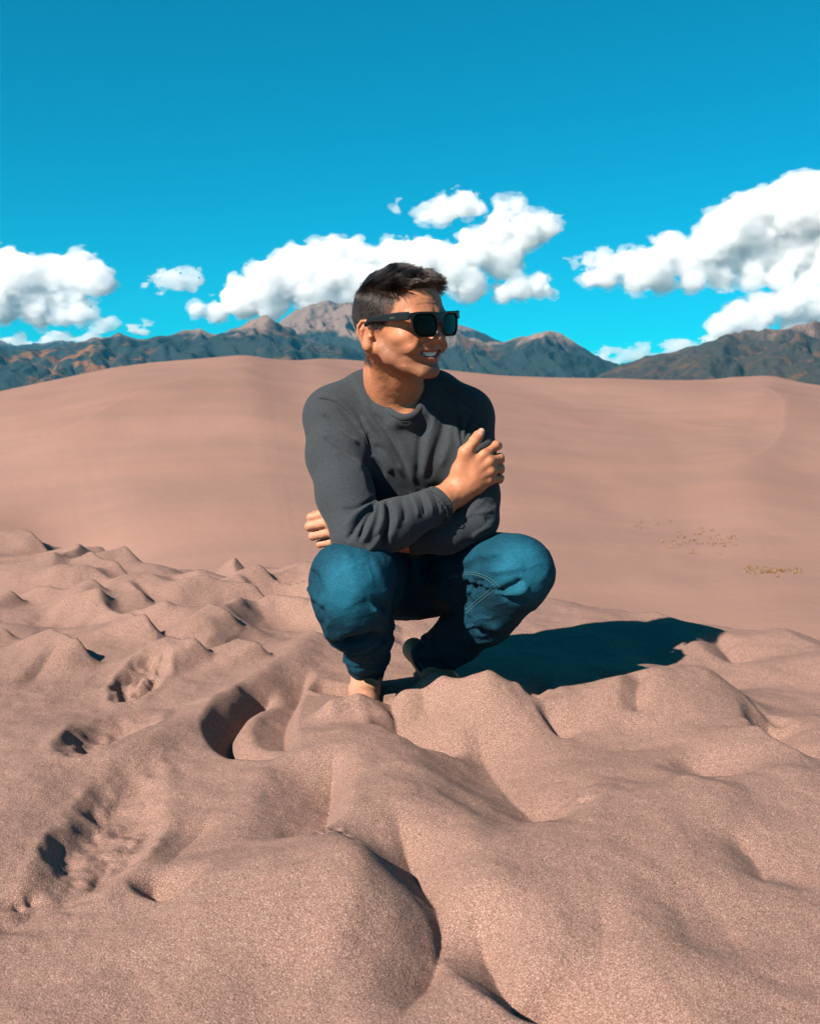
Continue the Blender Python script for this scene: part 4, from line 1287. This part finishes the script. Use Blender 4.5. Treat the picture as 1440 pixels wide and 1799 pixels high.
def on_surface(V, pts, lift=.001, n=40, rad=5.0, rng=(-9, 9)):
    """3-D points on the front of a mesh under a pixel polyline"""
    px = project(V); P = smooth_line(pts, n); out = []
    dep = V[:, 1]; ok = (dep - D0 > rng[0]) & (dep - D0 < rng[1])
    for p in P:
        d2 = ((px - p) ** 2).sum(1)
        m = np.where((d2 < rad * rad) & ok)[0]
        if len(m) == 0: continue
        fr = dep[m].min()
        m = m[dep[m] < fr + .012]
        w = 1 / (d2[m] + .5)
        q_ = (V[m] * w[:, None]).sum(0) / w.sum()
        out.append(at(p[0], p[1], q_[1]) + unit(CAM - q_) * lift)
    out = np.array(out)
    for _ in range(2):
        if len(out) > 4: out[1:-1] = .25 * out[:-2] + .5 * out[1:-1] + .25 * out[2:]
    return out

# collar band: a ribbed ring round the neck
seam_mat = NT('seam knit', rough=.9, spec=.15); seam_mat.base((.052, .054, .057)); seam_mat = seam_mat.m
o_col = mesh_obj('collar', *tube(ring + CN * .0050, .0078, 12, False), shirt_mat, o_shirt)
ring2 = np.array([p + unit(p - CC) * .0075 - CN * .0015 for p in ring])
mesh_obj('seam', *tube(ring2, .0011, 5, False), seam_mat, o_shirt)
for l, rng in (([(210, 270), (300, 290), (400, 370), (470, 460), (500, 560)], (-.2, .1)), ([(960, 200), (1000, 260), (1040, 330)], (-.2, .1))):
    L_ = on_surface(sV, Z2(l), .0004, 30, rng=rng)
    if len(L_) > 4: mesh_obj('seam', *tube(L_, .0011, 5), seam_mat, o_shirt)
# cuff hem lines
def loop(c, ax, r, n=40, sq=1.0):
    ax = unit(ax); u = unit(np.cross(ax, [0, 0, 1.0])); w = np.cross(ax, u)
    return np.array([c + (u * math.cos(t) + w * math.sin(t)) * r for t in np.linspace(0, 2 * math.pi, n)])
mesh_obj('cuff', *tube(loop(CUFF_R + axR * .0005, axR, .0362), .0026, 8, False), shirt_mat, o_shirt)
mesh_obj('seam', *tube(loop(CUFF_R - axR * .014, axR, .0384), .0010, 5, False), seam_mat, o_shirt)
mesh_obj('cuff', *tube(loop(CUFF_L + axL * .0005, axL, .0345), .0026, 8, False), shirt_mat, o_shirt)

# bracelet of small silver beads on the right wrist
sm_ = NT('silver', rough=.25, spec=.5); sm_.base((.75, .75, .74)); sm_.b.inputs['Metallic'].default_value = 1.0
bp = []
for p in loop(CUFF_R + axR * .009, axR, .0315, 23)[:-1]:
    Vb, Fb = tube([p - axR * .0022, p - axR * .0012, p + axR * .0012, p + axR * .0022], [.0010, .0022, .0022, .0010], 6)
    bp.append((Vb, Fb))
mesh_obj('bracelet', *merge(bp), sm_.m, person)

# ------------------------------------------------------------------ jeans
jeans = Shape()
jeans.chain([J(716, 960, .16), J(716, 1000, .18)], [.125, .120], .04)
jeans.chain([HIP_R, J(640, 1012, -.02), J(618, 1022, -.19)], [.098, .090, .080], .04, .03)
jeans.ell(J(616, 1036, -.238), (.0765, .072, .082), .025)
jeans.cone(J(590, 1003, -.225), J(648, 1001, -.20), .046, .050, .03)
jeans.cone(J(617, 1050, -.225), J(619, 1092, -.185), .076, .064, .02)
jeans.chain([J(620, 1065, -.20), J(640, 1110, -.10), J(643, 1150, -.03), J(646, 1188, .02)], [.066, .058, .045, .031], .020, .02)
jeans.chain([HIP_L, J(825, 1000, .03), J(898, 1000, -.12)], [.098, .088, .074], .04, .03)
jeans.ell(J(913, 1006, -.155), (.073, .068, .073), .025)
jeans.chain([J(902, 1030, -.13), J(852, 1082, -.02), J(800, 1124, .06), J(748, 1168, .105)], [.064, .060, .054, .051], .020, .02)
hxR = unit(J(648, 1215, .03) - J(643, 1150, -.03)); hxL = unit(J(748, 1168, .105) - J(800, 1124, .06))
HEM_R, HEM_L = J(646, 1187, .02), J(754, 1164, .101)
jeans.cut(planecut(HEM_R, hxR, .05), [HEM_R + hxR * .04], .07, .003)
jeans.cut(planecut(HEM_L, hxL, .07), [HEM_L + hxL * .04], .08, .003)
jp = np.array([J(716, 960, .30), J(716, 1080, .2), KN_R, KN_L, HEM_R, HEM_L, J(545, 1000, -.2), J(640, 1010, .0)])
jV, jF = sdf_mesh(jeans, jp.min(0) - .11, jp.max(0) + .11, .0027, levels=4, margin=1.7)
jf = []
for l, A, w in [([(1060, 385), (960, 372), (840, 330)], -.006, 5), ([(1040, 395), (930, 345), (915, 330)], .005, 5), ([(880, 395), (885, 350), (905, 335)], -.006, 4), ([(920, 385), (925, 345), (940, 330)], -.006, 4),
                ([(900, 390), (905, 350), (925, 330)], .005, 4), ([(960, 370), (955, 340), (960, 325)], -.005, 4), ([(1050, 385), (1120, 360), (1160, 320)], -.0075, 5), ([(1060, 400), (1140, 395), (1190, 355)], .006, 6),
                ([(1055, 410), (1120, 430), (1190, 425)], -.005, 6), ([(850, 250), (950, 210), (1080, 190)], .004, 8), ([(870, 290), (960, 250), (1090, 250)], -.004, 8), ([(1000, 290), (1090, 280), (1180, 260)], .0035, 7),
                ([(900, 480), (930, 540), (1000, 560), (1080, 540)], .006, 7), ([(890, 510), (940, 575), (1050, 580)], -.007, 6), ([(960, 600), (1040, 560), (1150, 500)], .004, 8),
                ([(650, 640), (760, 620), (880, 570)], -.005, 8), ([(680, 700), (780, 690), (860, 650)], .005, 8), ([(760, 540), (800, 600), (900, 620)], .005, 8),
                ([(120, 285), (150, 330), (175, 420)], -.005, 5), ([(115, 360), (150, 420), (190, 470)], .005, 5), ([(130, 440), (165, 480), (200, 560)], -.005, 5), ([(140, 500), (180, 540), (230, 600)], .004, 5),
                ([(270, 640), (380, 640), (500, 590)], -.020, 9), ([(200, 600), (330, 615), (480, 570)], .006, 9), ([(310, 690), (390, 680), (505, 640)], .006, 7), ([(320, 720), (400, 720), (500, 680)], -.006, 6),
                ([(330, 760), (400, 775), (480, 745)], .005, 5), ([(350, 790), (410, 805), (470, 780)], -.004, 4), ([(440, 430), (490, 470), (530, 450)], -.006, 6), ([(430, 470), (480, 510), (520, 500)], .005, 6),
                ([(430, 240), (480, 330), (500, 420)], .003, 9), ([(180, 200), (260, 190), (340, 220)], .002, 8), ([(300, 240), (350, 330), (340, 450)], .0025, 14)]:
    jf.append((Z3(l), A, w))
jV, _n = folds(jV, jF, jf, 1.5)
_n = vnormals(jV, jF)
rg_ = 1 - np.abs(fbm(jV[:, 0] * 17 + jV[:, 2] * 6, jV[:, 1] * 17, jV[:, 2] * 30 - jV[:, 0] * 8, seed=63, oct=2)) * 2.4
kneeback = np.clip(sstep(.16, .03, np.linalg.norm(jV - J(655, 1100, -.10), axis=1)) + sstep(.17, .03, np.linalg.norm(jV - J(840, 1060, -.03), axis=1)) + sstep(.12, .02, np.linalg.norm(jV - J(775, 1140, .07), axis=1)) + sstep(.10, .02, np.linalg.norm(jV - J(645, 1165, .0), axis=1)) + .25, 0, 1)
jV = jV + _n * (.0055 * np.maximum(rg_, 0) ** 2 * kneeback - .001 + .0022 * fbm(jV[:, 0] * 13, jV[:, 1] * 13, jV[:, 2] * 13, seed=61, oct=3) + .0006 * fbm(jV[:, 0] * 60, jV[:, 1] * 60, jV[:, 2] * 60, seed=65, oct=2))[:, None]
dk = np.minimum(np.linalg.norm(jV - J(618, 1040, -.32), axis=1), np.linalg.norm(jV - J(925, 1010, -.235), axis=1) * 1.0)
thigh = np.minimum(cone(jV, J(618, 985, -.30), J(650, 985, -.05), 0, 0), cone(jV, J(900, 965, -.2), J(830, 960, 0), 0, 0))
wear = np.clip(sstep(.105, .02, dk) * 1.0 + sstep(.09, .02, thigh) * .35, 0, 1)
denim = cloth('denim', (.0014, .027, .052), (.0022, .043, .078), 420, wear=(.014, .175, .275), rough=.85)
o_jeans = mesh_obj('jeans', jV, jF, denim, person, attrs={'wear': wear})
thread = NT('thread', rough=.8, spec=.2); thread.base((.12, .30, .34)); thread = thread.m
denim2 = NT('denim hem', rough=.85, spec=.15); denim2.base((.012, .095, .145)); denim2 = denim2.m
for nm, c_, ax, r_ in (('hem', HEM_R, hxR, .0318), ('hem', HEM_L, hxL, .0508)):
    mesh_obj(nm, *tube(loop(c_ - ax * .001, ax, r_ - .001), .0036, 8, False, flat=None), denim2, o_jeans)
    mesh_obj(nm, *tube(loop(c_ - ax * .012, ax, r_ + .0015), .0012, 5, False), thread, o_jeans)
def stitched(l, rng=(-9, 9), dash=.006, off=0.0, raw=False):
    L_ = on_surface(jV, l if raw else Z3(l), .0012, 60, rng=rng)
    if len(L_) < 5: return
    seg = np.linalg.norm(np.diff(L_, axis=0), axis=1); cum = np.concatenate([[0], np.cumsum(seg)])
    out = []
    s = 0
    while s + dash * .62 < cum[-1]:
        ts = np.linspace(s, s + dash * .62, 3)
        pts = np.stack([np.interp(ts, cum, L_[:, k]) for k in range(3)], 1)
        out.append(tube(pts, .0006, 4)); s += dash
    mesh_obj('stitching', *merge(out), thread, o_jeans)
stitched([(800, 312), (850, 298), (910, 292), (980, 312), (1020, 338), (1052, 372)])
stitched([(800, 322), (850, 308), (910, 302), (975, 322), (1012, 350), (1040, 384)])
stitched([(1012, 382), (950, 432), (880, 492)])
stitched([(1003, 372), (940, 424), (872, 480)])

# ------------------------------------------------------------------ sunglasses
gm = NT('black plastic', rough=.35, spec=.5); gm.base((.008, .009, .010))
lm = NT('dark lens', rough=.12, spec=.10); lm.base((.006, .006, .007))
GC = .027                          # height of the lens centre
def rbox(x, z, cx, cz, hw, hh, r):
    dx = np.abs(x - cx) - hw + r; dz = np.abs(z - cz) - hh + r
    return np.sqrt(np.maximum(dx, 0) ** 2 + np.maximum(dz, 0) ** 2) + np.minimum(np.maximum(dx, dz), 0) - r
def gl_y(x): return .1145 - 2.6 * x * x
def lens2d(x, z):
    s = np.abs(x)
    # wider at the top, rounded below
    k = .5 + (z - GC) / .05
    return rbox(s - .0030 * (k - .5) * 2, z, .0368, GC - .0003, .0288, .0217, .0170)
def frame_fn(P):
    q = hloc(P); x, y, z = q[:, 0], q[:, 1], q[:, 2]
    s = np.abs(x)
    k = .5 + (z - GC) / .05
    outer = rbox(s - .003 * (k - .5) * 2, z, .0370, GC + .0003, .0315, .0243, .0195)
    top = rbox(s, z, .0385, GC + .0186, .0378, .0056, .0045)
    outer = smin(outer, top, .006)
    bridge = rbox(x, z, 0, GC + .011, .012, .0060, .004)
    outer = smin(outer, bridge, .010)
    d2 = smax(outer, -lens2d(x, z), .0015)
    th = np.abs(y - gl_y(x)) - .0024
    return smax(d2, th, .002)
cfr = H(0, .105, GC)
gV, gF = sdf_mesh(frame_fn, cfr - .10, cfr + .10, .00115, levels=4, margin=1.8)
glasses = mesh_obj('sunglasses', gV, gF, gm.m, person)
def lens_mesh(sx):
    n, m_ = 28, 6
    V, F = [], []
    cx, cz = sx * .0365, GC
    for rr_ in np.linspace(0, 1, m_):
        for a in np.linspace(0, 2 * math.pi, n, endpoint=False):
            lo_, hi_ = 0.0, .045
            for _ in range(18):
                md = .5 * (lo_ + hi_)
                if lens2d(np.array([cx + md * math.cos(a)]), np.array([cz + md * math.sin(a)]))[0] < .001: lo_ = md
                else: hi_ = md
            x, z = cx + rr_ * lo_ * math.cos(a), cz + rr_ * lo_ * math.sin(a)
            V.append(H(x, gl_y(x) - .0006, z))
    k = len(V)
    for p in list(V): V.append(p - Ff * .0016)
    for i in range(m_ - 1):
        for j in range(n):
            a, b, c_, d = i * n + j, i * n + (j + 1) % n, (i + 1) * n + (j + 1) % n, (i + 1) * n + j
            F += [(a, b, c_, d), (d + k, c_ + k, b + k, a + k)]
    e = (m_ - 1) * n
    F += [(e + j, e + (j + 1) % n, e + (j + 1) % n + k, e + j + k) for j in range(n)]
    return V, F
for sx in (-1, 1):
    mesh_obj('lens', *lens_mesh(sx), lm.m, glasses)
    pts = [(.0748, .1012, GC + .0182, .0082), (.0760, .080, GC + .0175, .0085), (.0770, .055, GC + .0165, .0075), (.0775, .030, GC + .0150, .0060), (.0778, .006, GC + .0140, .0050), (.0775, -.006, GC + .011, .0046), (.0765, -.020, GC - .002, .0040), (.076, -.028, GC - .014, .0036)]
    V, F = [], []
    for x, y, z, h_ in pts:
        for dx, dz in ((-.0018, -1), (.0018, -1), (.0024, -.7), (.0024, .7), (.0018, 1), (-.0018, 1)):
            V.append(H(sx * (x + dx), y, z + dz * h_))
    nn_ = len(pts)
    F = [(i * 6 + k, i * 6 + (k + 1) % 6, (i + 1) * 6 + (k + 1) % 6, (i + 1) * 6 + k) for i in range(nn_ - 1) for k in range(6)] + [(5, 4, 3, 2, 1, 0), tuple((nn_ - 1) * 6 + k for k in range(6))]
    mesh_obj('temple', V, F, gm.m, glasses, smooth=False)
# small pale lettering printed on the temple
fc = bpy.data.curves.new('lettering', 'FONT'); fc.body = 'goodr'; fc.size = .0050; fc.extrude = .00012
tmp = bpy.data.objects.new('lettering', fc); COL.objects.link(tmp)
wm_ = NT('pale print', rough=.6); wm_.base((.20, .22, .23)); fc.materials.append(wm_.m)
X_ = Vector(unit(Ff - Lf * -.03)); Y_ = Vector(Uf); Zn = X_.cross(Y_).normalized()
Y_ = Zn.cross(X_)
bpy.context.view_layer.update()
lme = bpy.data.meshes.new_from_object(tmp.evaluated_get(bpy.context.evaluated_depsgraph_get()))
bpy.data.objects.remove(tmp)
fo = bpy.data.objects.new('lettering', lme); COL.objects.link(fo)
if not lme.materials: lme.materials.append(wm_.m)
fo.matrix_world = Matrix.Translation(Vector(H(-.0798, .056, GC + .0145))) @ Matrix((X_, Y_, Zn)).transposed().to_4x4()
fo.parent = glasses

# ------------------------------------------------------------------ hair
rs = np.random.default_rng(7)
tri = np.concatenate([bF[:, [0, 1, 2]], bF[:, [0, 2, 3]]])
ctr = bV[tri].mean(1); ql = hloc(ctr)
wgt = scalp[tri].mean(1) * np.linalg.norm(np.cross(bV[tri[:, 1]] - bV[tri[:, 0]], bV[tri[:, 2]] - bV[tri[:, 0]]), axis=1)
wgt[scalp[tri].mean(1) < .15] = 0
dens = 1 + .3 * (ql[:, 2] > .07)
pr = wgt * dens; pr /= pr.sum()
NH, NP = 22000, 7
pick = rs.choice(len(tri), NH, p=pr)
bc = rs.dirichlet((1, 1, 1), NH)
root = (bV[tri[pick]] * bc[:, :, None]).sum(1)
nrm = (bN[tri[pick]] * bc[:, :, None]).sum(1); nrm /= np.linalg.norm(nrm, axis=1)[:, None]
rq = hloc(root); rn = nrm @ HM.T
topw = sstep(.074, .112, rq[:, 2] + .10 * np.clip(rq[:, 1], -.05, .1))
front = sstep(.02, .080, rq[:, 1])
length = .0058 + .0035 * rs.random(NH) + topw * (.017 + .004 * front + .007 * rs.random(NH))
length *= 1 - .62 * sstep(.060, .015, rq[:, 2])
clump = np.stack([vnoise(rq[:, 0] * 42 + k * 9, rq[:, 1] * 30, rq[:, 2] * 42, seed=200 + k) for k in range(3)], 1)
side = np.stack([0 * rq[:, 0], -.55 + 0 * rq[:, 0], -.75 + 0 * rq[:, 0]], 1)           # sides lie down and back
topd = np.stack([.10 + 0 * front, .95 - .72 * front, .12 + 1.05 * front], 1)
d0_ = rn * (.28 + .25 * topw[:, None]) + (1 - topw[:, None]) * side + topw[:, None] * topd + .24 * clump * (0.4 + topw[:, None]) + .07 * rs.normal(size=(NH, 3))
d0_ /= np.linalg.norm(d0_, axis=1)[:, None]
pos = np.zeros((NH, NP, 3)); pos[:, 0] = rq - rn * .0012
cur = d0_.copy()
bend = topw[:, None] * np.stack([.06 + 0 * front, .10 + .75 * front, -.30 - .55 * front], 1) + (1 - topw[:, None]) * np.array([0, -.15, -.40])
ES = np.array([.0755, .092, .087])
for k in range(1, NP):
    pos[:, k] = pos[:, k - 1] + cur * (length / (NP - 1))[:, None]
    cur = cur + bend * .26 + .10 * clump[:, [1, 2, 0]] * topw[:, None]
    p = pos[:, k]                      # never into the skull
    e = (p - np.array([0, -.004, .052])) / ES
    r_ = np.linalg.norm(e, axis=1)
    push = np.clip(1.015 + .01 * k / NP - r_, 0, .3)
    pos[:, k] = p + e / np.maximum(r_, 1e-6)[:, None] * push[:, None] * ES
    cur /= np.linalg.norm(cur, axis=1)[:, None]
# locks: strands gather towards guides at their tips
gid = rs.choice(NH, 420, replace=False)
near_ = np.zeros(NH, int)
for c0 in range(0, NH, 4000):
    near_[c0:c0 + 4000] = np.argmin(((rq[c0:c0 + 4000, None, :] - rq[gid][None]) ** 2).sum(-1), 1)
g_ = gid[near_]
tk = np.linspace(0, 1, NP)[None, :, None]
pull = ((.10 + .42 * topw) * (rs.random(NH) > .10))[:, None, None] * tk ** 1.2
rel = pos[g_] - pos[g_][:, :1]
gl = (length / length[g_])[:, None, None]
pos = pos * (1 - pull) + (pos[g_][:, :1] + rel * gl * (.85 + .3 * rs.random((NH, 1, 1)))) * pull
wp = HO + pos.reshape(-1, 3) @ HM
hc_ = bpy.data.hair_curves.new('hair')
hc_.add_curves([NP] * NH)
hc_.position_data.foreach_set('vector', wp.astype(np.float32).ravel())
ra = hc_.attributes.get('radius') or hc_.attributes.new('radius', 'FLOAT', 'POINT')
prof = np.linspace(1, .35, NP)[None, :] * (.00042 + .00012 * topw[:, None])
ra.data.foreach_set('value', prof.astype(np.float32).ravel())
hm = bpy.data.materials.new('dark brown hair'); hm.use_nodes = True
ht = hm.node_tree
for n in list(ht.nodes): ht.nodes.remove(n)
hb = ht.nodes.new('ShaderNodeBsdfHairPrincipled'); ho = ht.nodes.new('ShaderNodeOutputMaterial')
hb.parametrization = 'COLOR'
hb.inputs['Color'].default_value = (.010, .0054, .004, 1)
hb.inputs['Roughness'].default_value = .32
hb.inputs['Radial Roughness'].default_value = .45
hb.inputs['Random Roughness'].default_value = .3
ht.links.new(hb.outputs[0], ho.inputs['Surface'])
hc_.materials.append(hm)
o_hair = bpy.data.objects.new('hair', hc_); COL.objects.link(o_hair); o_hair.parent = person
